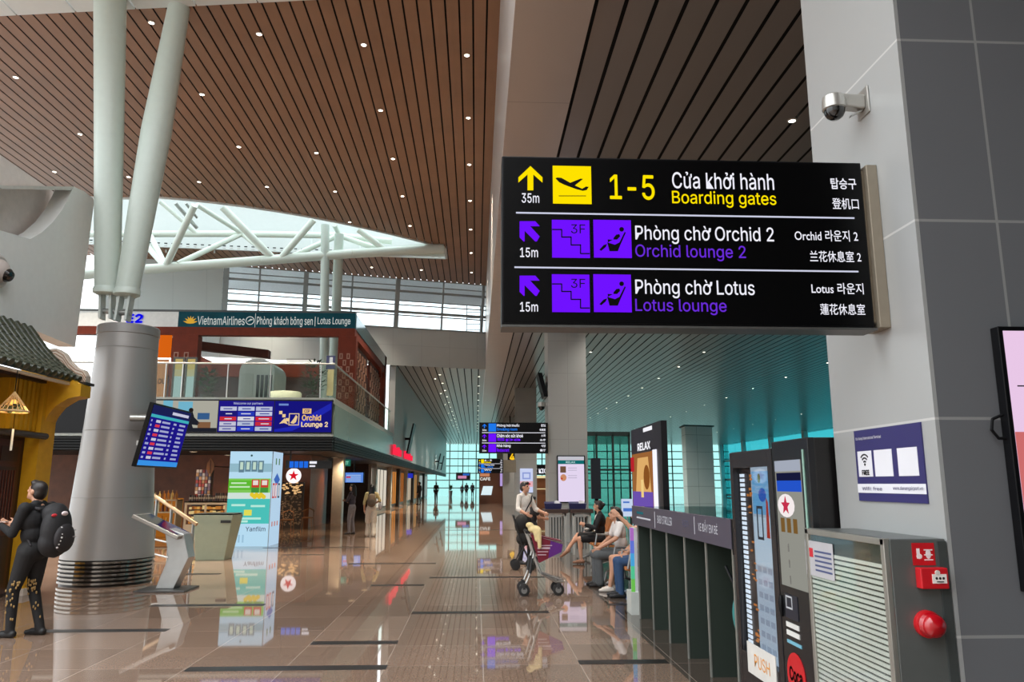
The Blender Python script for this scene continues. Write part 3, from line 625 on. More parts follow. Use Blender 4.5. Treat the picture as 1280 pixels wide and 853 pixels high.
MB().mat(M((150, 190, 175), .3)).fbox(F, -4.72, .9, -4.70, 1.86, .03, .036).build('trim_strip', v2)
MB().mat(BLK).ball(F.p(-5.2, .86, .035), (.02, .02, .07), 10, 8).build('handle', v2)
k = MB().mat(M('202430', .3)).fbox(F, -5.14, .8, -4.94, .95, .03, .034); k.mat(M('b8bcc0')); frame_on(F, (-5.12, .86, -5.02, .94), (-5.11, .87, -5.03, .93), .034, .036, k); k.mat(M('d6d6d2')).fbox(F, -5.14, .745, -4.94, .775, .03, .035); k.fbox(F, -5.14, .695, -4.94, .725, .03, .035); k.mat(M((110, 170, 190))).fbox(F, -5.14, .645, -4.92, .665, .03, .035); k.build('payment_panel', v2)
c = MB().mat(M((190, 24, 32), .4)).lathe(F.p(-5.03, .46, .031), [(0.14, 0), (.14, .004), (0, .004)], 36, F.n); c = c.build('badge', v2)
MB().mat(M('180808')).text('Coca', F, (-5.13, .42, -4.93, .51), .037, bold=.03).build('lettering', c)

# ------------------------------------------------------------------ baby stroller rack
RX = 2.05; F = facing_left(RX)
rk = thing('stroller_rack', 'long dark green baby stroller rack with grey sign board along its top', 'rack', (RX, 8.4, 0))
GRN = M((44, 54, 47), .5, noise=.05); EDGE = M((150, 152, 145), .35, .5)
for y in (6.24, 6.98, 7.7, 8.42, 9.18, 9.92):
    d = MB().mat(GRN).box(RX + .012, RX + 1.05, y, y + .03, .0, 1.14).build('divider', rk)
    MB().mat(EDGE).box(RX, RX + .012, y - .004, y + .034, 0, 1.14).build('edge_profile', d)
MB().mat(GRN).box(RX + 1.05, RX + 1.09, 6.24, 9.95, 0, 1.14).build('back_panel', rk)
bd = MB().mat(M((72, 68, 82), .4, noise=.03)).box(RX - .03, RX + .02, 6.17, 10.1, 1.14, 1.37).build('sign_board', rk)
MB().mat(glass((120, 170, 165), .3)).box(RX + .02, RX + 1.09, 6.17, 10.1, 1.34, 1.36).build('top_shelf', rk)
MB().mat(BLK).box(RX - .025, RX + .05, 6.13, 6.17, 1.1, 1.37).build('end_cap', rk)
F = facing_left(RX - .03); mb = MB().mat(E_((215, 215, 222), .8))
words(bd, 'lettering', E_((215, 215, 222), .8), 'BABY STROLLER', F, F.box(822, 646, 840, 656)); words(bd, 'lettering', E_((215, 215, 222), .8), 'XE ĐẨY EM BÉ', F, F.box(873, 651, 897, 666)); mb.fbox(F, *F.box(796, 647.5, 813, 649.5), 0, .002)
mb.fbox(F, *F.box(818.3, 640, 818.7, 660), 0, .002); mb.fbox(F, *F.box(867.8, 646, 868.2, 668), 0, .002)
words(bd, 'lettering', E_((120, 122, 150), .6), '유모차', F, F.box(853, 650, 861, 660)); mb.mat(E_((50, 120, 130), .7)).fbox(F, *F.box(796, 640, 804, 643), 0, .002)
mb.build('print_lines', bd)
bg_ = thing('teal_bag', 'teal cloth bag hanging between the rack and the snack machine', 'bag', (RX + .1, 6.6, .5))
MB().mat(M((48, 120, 118), .7)).ball((RX + .06, 6.35, .62), (.05, .06, .15), 14, 9).build('pouch', bg_)
MB().mat(BLK).path([(RX + .02, 6.5, .98), (RX + .05, 6.42, .86), (RX + .06, 6.36, .75)], .012).build('strap', bg_)
mb = thing('parked_stroller', 'black stroller parked in the rack bay with its handle just showing', 'stroller', (RX + .5, 8.1, 0))
MB().mat(BLK).path([(RX + .16, 7.95, .8), (RX + .1, 7.98, .95), (RX + .14, 8.0, 1.0), (RX + .22, 7.98, .96)], .014).build('grip', mb)
for yy in (7.82, 8.3): MB().mat(BLK).path([(RX + .22, yy, .96), (RX + .5, yy, .5), (RX + .85, yy, .1)], .013).build('frame_side', mb)
MB().mat(M('1e1e20', .8)).hexa([(RX + .3, 7.84, .4), (RX + .75, 7.84, .35), (RX + .75, 8.28, .35), (RX + .3, 8.28, .4), (RX + .28, 7.84, .85), (RX + .45, 7.84, .5), (RX + .45, 8.28, .5), (RX + .28, 8.28, .85)]).build('seat', mb)
for xx, yy in ((RX + .3, 7.82), (RX + .3, 8.3), (RX + .85, 7.82), (RX + .85, 8.3)): MB().mat(BLK).lathe((xx, yy - .015, .08), [(0, 0), (.08, 0), (.08, .03), (0, .03)], 16, (0, 1, 0)).build('wheel', mb)

# slim lit panel at the far end of the rack
q = on_z(799, 745)
lp = thing('rainbow_display', 'slim rainbow lit panel standing at the far end of the stroller rack', 'display', (2.03, 10.2, 0))
mb = MB(); cols = [(190, 120, 210), (110, 130, 235), (80, 180, 240), (90, 215, 160), (120, 210, 90)]
for i, c_ in enumerate(cols[::-1]): mb.mat(E_(c_, .75)).box(2.02, 2.06, 10.22, 10.28, .28 + i * .16, .44 + i * .16)
mb.build('lit_edge', lp); MB().mat(M('c8ccc6', .4)).box(2.0, 2.12, 10.2, 10.5, 0, .28).build('base', lp); MB().mat(M('d4d6da', .4)).box(2.06, 2.1, 10.22, 10.5, .28, 1.08).build('panel', lp)

# lit totem behind the rack
TX = 3.05; F = facing_left(TX)
tt = thing('advertising_totem', 'tall dark totem with golden lit picture and white lettering behind the stroller rack', 'display', (TX, 14, 0))
yn, yf = on_x(826, 530, TX).y, on_x(789, 560, TX).y; zt = on_x(822, 527, TX).z
MB().mat(M('17161a', .4)).box(TX, TX + .1, yn, yf, 0, zt).build('body', tt)
def G(px0, py0, px1, py1): return F.box(px0, py0, px1, py1)
mb = MB().mat(E_((170, 110, 60), .8)).fbox(F, *G(791, 566, 818, 640)); mb.mat(E_((232, 180, 110), .9)); A = G(795, 572, 814, 615)
mb.poly(F, [(A[0], A[1]), (A[2], A[1]), (A[2] - .2, A[3]), (A[0] + .2, A[3])], .004, .006); mb.mat(E_((150, 90, 40), .8)).ball(F.p((A[0] + A[2]) / 2 + .3, (A[1] + A[3]) / 2 - .05, .006), (.004, .25, .22), 12, 8)
mb.mat(E_((120, 90, 190), .8)).fbox(F, *G(792, 615, 817, 636), .004, .006); mb.mat(E_((250, 215, 140), .9)).fbox(F, *G(802, 600, 805, 622), .006, .008); mb.mat(E_((200, 40, 50), .8)).fbox(F, *G(789, 572, 793, 590), .004, .008); mb.build('lit_picture', tt)
mb = MB().mat(E_((245, 245, 250), 1)).text('RELAX', F, G(797, 553, 813, 563), .004, bold=.03); mb.fbox(F, *G(804, 534, 815, 539), 0, .004); mb.build('lettering', tt)
MB().mat(E_((240, 240, 250), 1.1)).fbox(F, *G(818, 562, 822, 636), 0, .02).build('light_strip', tt)

# glass partitions and a dark stand screen beyond
gp = struct(MB().mat(glass((170, 208, 200), .08)).box(3.6, 5.4, 27, 27.03, 0, 3.4).build('partition_glass'))
mb = MB().mat(M('2c3836', .4))
for i in range(4): mb.box(3.6 + i * .58, 3.66 + i * .58, 26.95, 27.08, 0, 3.4)
mb.box(3.6, 5.4, 26.95, 27.08, 3.3, 3.45); mb.box(3.6, 5.4, 26.95, 27.08, 2.1, 2.16); struct(mb.build('partition'))
F = front(24); A = F.box(739, 573, 751, 624)
ds = thing('portrait_screen', 'dark switched-off portrait screen standing just right of the middle pillar', 'screen', (A[0], 24, A[1]))
MB().mat(M('32363f', .3)).fbox(F, *A, -.08, 0).build('panel', ds); MB().mat(BLK).box(A[0] + .1, A[2] - .1, 24.02, 24.07, 0, A[1]).build('stand', ds)
F = front(19); A = F.box(777, 624, 792, 646)
sp = thing('stand_poster', 'small white and blue lit poster on a stand behind the seated people', 'sign', (A[0], 19, 0))
mb = MB().mat(E_((205, 220, 245), .9)).fbox(F, *A, -.04, 0); mb.mat(E_((80, 130, 220), .8)).fbox(F, A[0] + .04, A[1] + .12, A[2] - .04, A[1] + .2, 0, .004); mb.fbox(F, A[0] + .04, A[3] - .1, A[2] - .1, A[3] - .06, 0, .004); mb.build('lit_sheet', sp)
MB().mat(STEEL).tube(((A[0] + A[2]) / 2, 19.03, 0), ((A[0] + A[2]) / 2, 19.03, A[1]), .02).build('stand', sp)

# ------------------------------------------------------------------ portrait screen on the middle pillar, far poster
F = front(22.75); A = F.box(697.5, 571, 730, 627.5); W, H = A[2] - A[0], A[3] - A[1]
def R(u0, v0, u1, v1): return (A[0] + W * u0, A[3] - H * v1, A[0] + W * u1, A[3] - H * v0)
ps = thing('portrait_screen', 'white lit portrait screen with teal heading on the middle pillar', 'screen', (A[0], 22.75, A[1]))
MB().mat(BLK).fbox(F, A[0] - .03, A[1] - .03, A[2] + .03, A[3] + .03, .001, .06).build('bezel', ps)
mb = MB().mat(E_((226, 212, 238), 1)).fbox(F, *A, .06, .064); mb.mat(E_((196, 196, 205), .95)).fbox(F, *R(0, 0, 1, .085), .064, .066); mb.mat(E_((20, 110, 112), .9)).fbox(F, *R(0, .085, 1, .17), .064, .067)
mb.mat(E_((190, 225, 225), .9)).text('RELAX', F, R(.3, .105, .66, .15), .069, bold=.02)
mb.mat(E_((120, 90, 70), .8)).fbox(F, *R(.08, .22, .3, .36), .064, .067); mb.mat(E_((215, 150, 110), .85)).ball(F.p(A[0] + W * .2, A[3] - H * .47, .064), (.09, .004, .1), 12, 8); mb.mat(E_((205, 60, 50), .85)).ball(F.p(A[0] + W * .14, A[3] - H * .49, .066), (.03, .004, .03), 8, 5)
mb.mat(E_((180, 170, 195), .9))
for v in (.25, .3, .42, .47): mb.fbox(F, *R(.38, v, .72, v + .012), .064, .067)
mb.build('display', ps)
F = front(42); A = F.box(650, 586, 666, 616)
fp = thing('portrait_screen', 'pale blue and pink lit poster on the far pillar behind the standing man', 'screen', (A[0], 42, A[1]))
mb = MB().mat(E_((205, 214, 245), .95)).fbox(F, *A, .001, .06); mb.mat(E_((150, 165, 225), .9)); frame_on(F, (A[0] + .12, A[1] + .7, A[2] - .12, A[3] - .2), (A[0] + .2, A[1] + .78, A[2] - .2, A[3] - .28), .06, .065, mb); mb.mat(E_((235, 180, 190), .9)).fbox(F, A[0], A[1] + .3, A[2], A[1] + .6, .06, .064); mb.mat(E_((205, 70, 70), .8)).ball(F.p((A[0] + A[2]) / 2 + .1, A[1] + .45, .06), (.15, .01, .07), 10, 6); mb.build('lit_sheet', fp)
# distant gate side shops on the right
F = front(66); 
sh = thing('gate_shop', 'distant orange and white lit shop counter beneath the far blue sign', 'shop', (F.hit(600, 622)[0], 66, 0))
A = F.box(599, 592, 616, 622); MB().mat(M((96, 58, 38), .5)).box(A[0], 2.4, 66.05, 68, 0, 3.4).build('wall', sh)
MB().mat(E_((225, 150, 110), .7)).fbox(F, *F.box(600, 592, 612, 596), .0, .05).build('orange_sign', sh); MB().mat(E_((230, 228, 222), .9)).text('CAFE', F, F.box(600, 597, 613, 601), .06, bold=.03).build('lettering', sh)
MB().mat(E_((225, 245, 250), .95)).hexa([F.p(*F.hit(601, 619), .6), F.p(*F.hit(614, 619), .6), F.p(*F.hit(614, 619), .3), F.p(*F.hit(601, 619), .3), F.p(*F.hit(604, 608), .5), F.p(*F.hit(616, 608), .5), F.p(*F.hit(616, 608), .2), F.p(*F.hit(604, 608), .2)]).build('lit_counter', sh)
MB().mat(E_((196, 170, 235), .8)).fbox(F, *F.box(625, 592, 628, 608), .05, .1).build('lit_strip', sh)
A = F.box(629, 585, 641, 622); MB().mat(M((150, 126, 104), .5)).box(A[0], A[2] + .6, 63, 63.3, 0, 4.2).build('side_panel', sh)
F = front(50); kx = F.hit(666, 600)[0]
ks = thing('gate_kiosk', 'distant kiosk with black lettered header and cream lit frame left of middle pillar', 'shop', (kx, 50, 0))
A = F.box(667, 583, 690, 594); MB().mat(BLK).box(A[0], A[2], 50, 50.3, A[1] , A[3] + .1).build('header', ks); MB().mat(WHT).text('I KIOS', F, F.box(669, 586, 688, 592), .004, bold=.03).build('lettering', ks)
mb = MB().mat(E_((240, 225, 170), .9)); frame_on(F, F.box(668, 595, 690, 612), F.box(671, 598, 690, 611), 0, .05, mb); mb.build('lit_frame', ks); MB().mat(M((120, 70, 36), .5)).fbox(F, *F.box(671, 598, 690, 640), -.2, -.15).build('back_panel', ks)
# ------------------------------------------------------------------ round column with the two roof poles
CC = Vector((-6.28, 13.9, 0))
col = thing('round_column', 'big tapered grey metal column with slatted steel base beside the yellow facade', 'column', tuple(CC))
MET = M((150, 147, 144), .34, metal=.25, noise=.04, scale=1)
prof = [(r * .82, h) for r, h in ((.885, .42), (.80, 1.2), (.72, 2.2), (.655, 3.2), (.62, 3.9), (.615, 4.25))]
MB().mat(MET).lathe(CC, prof, 64).build('cladding', col)
mb = MB().mat(M('8a8883', .4, .5))
for z, r in ((1.42, .642), (2.55, .573), (4.0, .509)): mb.lathe(CC + Vector((0, 0, z)), [(r + .002, -.006), (r + .004, 0), (r - .0, .006)], 64)
mb.build('joint_ring', col)
MB().mat(M((142, 140, 138), .36, metal=.25)).lathe(CC, [(.504, 4.25), (.517, 4.26), (.517, 4.40), (.5, 4.42), (0, 4.42)], 64).build('cap', col)
b = MB().mat(M((48, 44, 42), .3, .7)).lathe(CC, [(.7, 0), (.7, .42)], 64).build('plinth', col)
mb = MB().mat(M((150, 146, 140), .12, metal=.95))
for i in range(6): z = .03 + i * .066; mb.lathe(CC, [(.718, z), (.733, z + .008), (.733, z + .04), (.718, z + .048)], 64)
mb.build('base_slats', col)
MB().mat(M('d8d8d4', .5)).box(CC.x + .46, CC.x + .54, CC.y - .36, CC.y - .30, 2.3, 2.38).build('wall_switch', col)
POLE = M((200, 212, 204), .3, noise=.02)
def pole(label, p0, p1, r0, r1, foot=True, rm=None):
    p0, p1 = Vector(p0), Vector(p1); d = (p1 - p0).normalized(); q = p0 + d * .45 if foot else p0
    t = thing('roof_pole', label, 'pole', tuple(p0), 'white roof poles')
    m_ = q.lerp(p1, .5); MB().mat(POLE).tube(q, m_, r0, rm or (r0 + r1) / 2, n=32).tube(m_, p1, rm or (r0 + r1) / 2, r1, n=32).build('shaft', t)
    if foot:
        MB().mat(POLE).lathe(q, [(r0 + .0, .1), (r0 + .025, .05), (r0 + .025, -.02), (r0 * .8, -.06), (0, -.06)], 32, d).build('collar', t)
        mb = MB().mat(M('c8d0cc', .35))
        for s in (-1, 1): mb.hexa([(p0.x + s * .09 - .02, p0.y - .1, p0.z - .05), (p0.x + s * .09 + .02, p0.y - .1, p0.z - .05), (p0.x + s * .09 + .02, p0.y + .1, p0.z - .05), (p0.x + s * .09 - .02, p0.y + .1, p0.z - .05)] + [(v.x, v.y, v.z) for v in (q + Vector((s * .09 - .02, -.1, 0)), q + Vector((s * .09 + .02, -.1, 0)), q + Vector((s * .09 + .02, .1, 0)), q + Vector((s * .09 - .02, .1, 0)))])
        mb.build('fork', t); MB().mat(STEEL).tube(p0 + Vector((-.14, 0, .1)), p0 + Vector((.14, 0, .1)), .05, n=12).build('pin', t)
b0 = on_y(134, 396, 13.9); t0 = on_y(138, -25, 13.3)
pole('thick upright white roof pole, left of the pair on the round column', b0, t0, .215, .285)
b1 = on_y(153, 398, 13.7); t1 = on_y(230, -25, 13.6)
pole('thick slanting white roof pole, right of the pair on the round column', b1, t1, .2, .18, True, .265)
b0 = on_y(406, 500, 28.5); t0 = on_y(406.5, 281, 27.2)
pole('upright white roof pole standing through the upper lounge', (b0.x, b0.y, 3.85), t0, .17, .15, False)
b0 = on_y(421, 460, 29.5); t0 = on_y(424, 292, 27.6)
pole('leaning white roof pole just right of the upright pole in the lounge', (b0.x - .1, b0.y, 3.85), t0, .2, .17, False)

# ------------------------------------------------------------------ white tube truss under the skylight
tr = thing('roof_truss', 'white tube truss crossing below the skylight in the brown ceiling', 'truss', (-1.3, 28, 9.5))
TUBE = M((214, 222, 212), .35, noise=.02)
low = [on_y(100, 344, 26), on_y(180, 337, 26.4), on_y(325, 326, 27), on_y(440, 317, 27.6), on_y(554, 311, 28.4)]
up = [on_y(100, 293, 27.5), on_y(200, 292.5, 27.7), on_y(300, 292.5, 28), on_y(420, 294.5, 28.3), on_y(490, 302, 28.5)]
mb = MB().mat(TUBE)
for a, b in zip(low, low[1:]): mb.tube(a, b, .17, .17 if b is not low[-1] else .19, n=20)
mb.build('lower_chord', tr); mb = MB().mat(TUBE)
for a, b in zip(up, up[1:]): mb.tube(a, b, .12, n=16)
mb.build('upper_chord', tr)
def chord(pts, x):
    for a, b in zip(pts, pts[1:]):
        pass
    return None
br = [((207, 333, 26.5), (243, 257, 25.2), .12), ((207, 333, 26.5), (182, 305, 27.7), .12), ((207, 333, 26.5), (187, 292, 27.7), .1), ((222, 330, 26.5), (303, 292, 28), .1), ((342, 324, 27.1), (278, 259, 26), .13), ((342, 324, 27.1), (304, 293, 28), .1), ((350, 324, 27.1), (392, 275, 26.8), .12), ((362, 322, 27.2), (424, 294, 28.3), .1), ((484, 315, 28), (448, 287, 27.6), .12), ((482, 315, 28), (428, 296, 28.3), .1), ((424, 294, 28.3), (418, 281, 27.4), .09), ((303, 292, 28), (246, 256, 26), .09), ((246, 292, 27.8), (200, 252, 27), .08)]
for a, b, r in br: MB().mat(TUBE).tube(on_y(*a), on_y(*b), r, n=14).build('brace', tr)
a, b = low[3], low[4]
MB().mat(TUBE).hexa([on_y(430, 317, 27.7), on_y(556, 321, 28.5), on_y(556, 321, 29.4), on_y(430, 321, 29.2), on_y(430, 313, 27.7), on_y(556, 303, 28.5), on_y(556, 305, 29.4), on_y(430, 315, 29.2)]).build('tip_plate', tr)
mb = MB().mat(STEEL).tube(on_y(219, 254, 27.2), on_y(246, 285, 28.2), .07, n=10); mb.tube(on_y(232, 254, 27.2), on_y(246, 272, 28), .05, n=10); mb.build('pipe_bundle', tr)
mb = MB().mat(M((225, 230, 228), .4))
for i in range(6): q = on_y(150 + i * 60, 278, 29.5); mb.box(q.x, q.x + .05, q.y - .03, q.y + .03, ZW - .1, ZW + 2.4)
struct(mb.build('skylight_mullion'))

# ------------------------------------------------------------------ white shop wall with the cut-out, yellow facade, tiled roof
WX = -7.3; F = facing_right(WX); H_ = lambda x, y: F.hit(x, y)
arc = [(0, 288)] + [(38, 299)] + [(52, 291), (66, 278), (78, 262), (86, 247), (90, 237)]
WW = M((236, 238, 236), .5, noise=.02)
top = [H_(92, 233.5), H_(105, 239), H_(118, 250)]; bot = [H_(94, 434), H_(0, 395)]
c = MB().mat(WW); near = 9.0
lo_near = (near, bot[1][1] - .03)
c.poly(F, [lo_near, H_(0, 395), H_(94, 434), top[2], top[1], top[0]] + [H_(*q) for q in arc[::-1]] + [(near, H_(0, 288)[1] - .1)], -.3, 0)
c.mat(M((226, 214, 208), .55)).fbox(F, near, 4.2, H_(86, 240)[0] + .3, H_(86, 234)[1] + .02, -.55, -.42)
q = H_(0, 233); c.mat(M((205, 204, 198), .5)).poly(F, [(near, H_(0, 233)[1] - .3), H_(0, 236), H_(86, 238), top[0], H_(0, 232), (near, H_(0, 233)[1] - .2)], -.4, .03)
struct(c.build('wall_fascia'))
q = F.p(*H_(-4, 339))
cv = thing('wall_camera', 'round camera with dark lens set in the white wall above the tiled roof', 'camera', tuple(q))
MB().mat(M('c9c6c2', .4)).lathe(q, [(.24, 0), (.26, .03), (.22, .06), (.19, .05), (.19, .0)], 32, (1, 0, 0)).build('ring', cv); MB().mat(M((190, 178, 172), .4)).ball(q + Vector((.02, 0, 0)), (.16, .19, .19), 20, 12).build('housing', cv); MB().mat(M('241e1c', .1)).lathe(q + Vector((.15, .03, -.06)), [(.11, 0), (.08, .05), (0, .07)], 20, (1, 0, -.4)).build('lens', cv)

YW = M((204, 152, 14), .6, noise=.08); WOODD = M((46, 22, 16), .5, noise=.25, scale=4)
FX = -6.78; YE = 12.75   # facade plane and its far end
fa = thing('yellow_facade', 'yellow rendered shop front with dark wooden doors and grille below a tiled eave', 'shop front', (FX, 12, 0))
MB().mat(YW).box(FX - .4, FX, YE - .42, YE, 0, 3.5).build('end_pier', fa)
Fp = front(YE - .32); pts = [(FX, 2.62), (FX + .04, 2.72), (FX + .14, 2.86), (FX + .32, 2.98), (FX + .5, 3.02), (FX + .5, 3.2), (FX + .3, 3.3), (FX, 3.4)]
MB().mat(YW).poly(Fp, pts, -.32, 0).build('corbel', fa)
mb = MB().mat(YW); y = YE - .42
for i in range(6): mb.box(FX - .12, FX - .06, y - .1 - i * .12, y - .03 - i * .12, 2.45, 3.3)
mb.box(FX - .3, FX - .12, 11.6, y, 2.45, 3.3); mb.build('upper_wall', fa)
MB().mat(M('17100d', .4)).path([(FX + .03, 9, 2.38), (FX + .03, YE - .3, 2.38)], .05).build('rail', fa)
MB().mat(WOODD).box(FX - .3, FX - .22, 8.5, YE - .42, 0, 2.45).build('door_wall', fa)
for i in range(3):
    y0 = YE - .5 - (i + 1) * .62; d = MB().mat(M((66, 26, 20), .4, noise=.15, scale=5)).box(FX - .24, FX - .19, y0, y0 + .58, .05, 2.3); 
    d = d.build('door', fa, bevel=.006); mb = MB().mat(M((40, 16, 12), .4))
    for z0, z1 in ((.2, .9), (1.0, 1.9), (1.98, 2.2)): mb.box(FX - .19, FX - .18, y0 + .08, y0 + .5, z0, z1)
    mb.mat(M((88, 40, 28), .4))
    for j in range(6): mb.box(FX - .18, FX - .168, y0 + .1 + j * .07, y0 + .125 + j * .07, 1.05, 1.85)
    mb.build('carved_panel', d)
mb = MB().mat(M((150, 96, 54), .5))
for i in range(22): mb.box(FX - .28, FX - .25, 9.2 + i * .11, 9.24 + i * .11, 2.5, 3.2)
mb.mat(WOODD).box(FX - .36, FX - .3, 8.5, 11.62, 2.45, 3.3); mb.build('grille', fa)
MB().mat(M((212, 200, 188), .5)).box(FX - .42, FX + .02, YE - .44, YE + .03, 0, .1).build('plinth', fa)
MB().mat(WOODD).box(FX - .3, FX + .02, 8.5, YE - .42, 3.2, 3.3).build('beam', fa)
rf = thing('tiled_roof', 'dark green glazed tile roof with round tile rows above the yellow facade', 'roof', (FX, 11, 3.5))
TILE = M((58, 62, 46), .28, noise=.25, scale=14, bump=.2)
e0, w0 = Vector((-6.45, 0, 3.29)), Vector((-7.3, 0, 4.13))
y = YE - .02; n = 24; sag = lambda t: e0.lerp(w0, t) + Vector((0, 0, -.09 * sin(pi * t)))
mb = MB().mat(M((52, 52, 44), .4, noise=.2))
for i in range(6): a, b = sag(i / 6), sag((i + 1) / 6); mb.hexa([(a.x, 8.5, a.z - .05), (a.x, y, a.z - .05), (b.x, y, b.z - .05), (b.x, 8.5, b.z - .05), (a.x, 8.5, a.z), (a.x, y, a.z), (b.x, y, b.z), (b.x, 8.5, b.z)])
mb.build('roof_deck', rf)
rows = []
for i in range(22):
    yy = y - .1 - i * .185; mb = MB().mat(TILE); m_ = 7
    for j in range(m_):
        a, b = sag(j / m_), sag((j + 1.08) / m_); o = Vector((0, yy, .02)); mb.tube(a + o, b + o, .062, .052, n=10)
    o = sag(0) + Vector((.01, yy, .02)); mb.lathe(o, [(.066, 0), (.066, .02), (.045, .028), (0, .03)], 12, (1, 0, -.6)); mb.build('tile_row', rf)
MB().mat(M((212, 190, 165), .5)).box(-6.52, -6.46, 8.5, y, 3.19, 3.23).build('eave_board', rf)
# scroll at the gable end
Fs = front(YE + .02); sc = MB(); base = [(-7.06, 3.72), (-7.00, 3.82), (-6.88, 3.83), (-6.76, 3.76), (-6.66, 3.62), (-6.54, 3.52), (-6.42, 3.48), (-6.36, 3.38), (-6.36, 3.26), (-6.48, 3.26), (-6.56, 3.32), (-6.66, 3.40), (-6.76, 3.50), (-6.86, 3.60), (-6.96, 3.60)]
sc.mat(M((222, 206, 190), .5)).poly(Fs, base, -.1, .06); sc = sc.build('gable_scroll', rf)
mb = MB().mat(M((170, 130, 100), .5))
for k in (.04, .09, .14): mb.path([Vector((a, YE - .04, b - k)) for a, b in base[1:8]], .008, 6)
mb.build('scroll_lines', sc); MB().mat(M('241a16', .5)).box(-6.7, -6.28, YE - .2, YE + .1, 3.22, 3.26).build('end_cap', rf)
# hanging basket lamp and light stick
q = on_x(17, 505, -6.42)
hl = thing('hanging_lamp', 'glowing fan shaped basket lamp with greenery hanging under the eave', 'lamp', tuple(q))
mb = MB().mat(M((214, 170, 110), .6)); apex = q + Vector((0, .0, .17))
for i in range(18):
    t = 2 * pi * i / 18; mb.tube(apex, q + Vector((.19 * cos(t), .2 * sin(t), -.1)), .007, n=5)
mb.build('basket_ribs', hl); MB().mat(M((225, 190, 140), .6)).lathe(q + Vector((0, 0, -.1)), [(.19, -.02), (.205, -.005), (.19, .01)], 20).build('rim', hl)
MB().mat(E_((255, 190, 90), 1.6)).ball(q + Vector((0, 0, .02)), (.05, .05, .04), 12, 8).build('bulb', hl)
mb = MB().mat(M((44, 56, 28), .8)); rr = random.Random(5)
for i in range(40): mb.ball(q + Vector((rr.uniform(-.12, .12), rr.uniform(-.13, .13), rr.uniform(-.11, -.02))), (.03, .03, .015), 6, 4)
mb.build('foliage', hl); MB().mat(BLK).tube(apex, apex + Vector((0, 0, .3)), .006, n=6).build('cord', hl)
l_ = bpy.data.lights.new('lamp_glow', 'POINT'); l_.energy = 8; l_.color = (1, .7, .35); l_.shadow_soft_size = .05; lo = bpy.data.objects.new('lamp_glow', l_); COL.objects.link(lo); lo.location = q + Vector((.1, 0, -.16))
q = on_x(15, 550, -6.5); ls = thing('light_stick', 'short white stick hanging below the basket lamp by the doors', 'lamp', tuple(q)); MB().mat(M('e6e2da', .4)).tube(q + Vector((0, 0, -.15)), q + Vector((0, 0, .15)), .016, n=8).build('stick', ls); MB().mat(BLK).tube(q + Vector((0, 0, .15)), (q.x, q.y, 3.4), .004, n=5).build('cord', ls)

# ------------------------------------------------------------------ flight information screen on the column
pc = [on_x(193, 506, -5.18), on_x(239, 517.5, -5.18)]
sd = thing('flight_screen', 'tilted blue flight information screen mounted on the round column', 'screen', tuple(pc[0]))
yA, yB = pc[0].y, pc[1].y; zt = pc[0].z; v = Vector((.2, 0, 1)).normalized()
hgt = .98; Fd = Frame((-5.18, yA, zt) - v * hgt if False else Vector((-5.18, yA, zt)) - v * hgt, (0, 1, 0), v); W = yB - yA
MB().mat(BLK).fbox(Fd, -.03, -.03, W + .03, hgt + .03, -.07, -.002).build('housing', sd, bevel=.005)
mb = MB().mat(E_((34, 26, 150), .75)).fbox(Fd, 0, 0, W, hgt, -.002, .0); mb.mat(E_((34, 40, 96), .7)).fbox(Fd, 0, hgt * .86, W, hgt, 0, .002); mb.mat(E_((60, 150, 235), .9)).fbox(Fd, 0, 0, W, hgt * .085, 0, .002)
mb.mat(E_((70, 190, 200), .8)).fbox(Fd, 0, hgt * .8, W, hgt * .85, 0, .002)
mb.build('display', sd); mb = MB().mat(E_((210, 210, 235), .85)); mb.text('FIDS HCM 10:05', Fd, (W * .45, hgt * .89, W * .95, hgt * .96), .004, bold=.02) if False else mb.fbox(Fd, W * .5, hgt * .9, W * .95, hgt * .95, .002, .004)
rr = random.Random(2)
for i in range(9):
    b = hgt * (.745 - i * .076); mb.mat(E_((175, 180, 225), .8))
    for u0, u1 in ((.03, .11), (.3, .56), (.6, .68), (.76, .93)): mb.fbox(Fd, W * u0, b - .017, W * (u1 - rr.random() * .06), b + .017, .002, .004)
    mb.mat(E_((225, 60, 80), .85) if i in (1, 3, 5, 7) else E_((215, 215, 240), .8)).fbox(Fd, W * .15, b - .022, W * .26, b + .022, .002, .004)
    mb.build('flight_row', sd); mb = MB()
MB().mat(STEEL).tube((-5.85, (yA + yB) / 2 - .1, 2.75), (-5.32, (yA + yB) / 2, 2.75), .06, n=12).build('arm', sd)

# ------------------------------------------------------------------ tilted touch kiosk
kb = on_z(208, 733); kb = Vector((kb.x * .955, kb.y - .6, 0))
tk = thing('touch_kiosk', 'silver information kiosk with tilted black screen standing before the round column', 'kiosk', tuple(kb))
top0 = Vector((-5.37, 12.6, 1.18)); top1 = Vector((-4.64, 12.6, .84))
uu = Vector((0, 1, 0)); vv = (top0 - top1); L_ = vv.length; Fk = Frame(top1 + Vector((0, 0, 0)), (0, 1, 0), vv)
MB().mat(M((172, 166, 158), .35, .6)).fbox(Fk, 0, 0, .62, L_, -.06, 0).build('screen_body', tk, bevel=.008)
MB().mat(M('14181a', .06, spec=.9)).fbox(Fk, .035, .05, .585, L_ - .04, 0, .004).build('touch_screen', tk)
MB().mat(M((190, 192, 190), .3, .6)).poly(front(12.78), [(kb.x - .18, .03), (kb.x + .1, .03), (kb.x + .3, .5), (kb.x + .2, .86), (kb.x - .12, .98), (kb.x - .02, .5)], -.3, .0).build('pedestal', tk, bevel=.01)
MB().mat(M((88, 86, 84), .35, .6)).box(kb.x - .42, kb.x + .36, 12.55, 13.2, 0, .03).build('foot_plate', tk, bevel=.006)

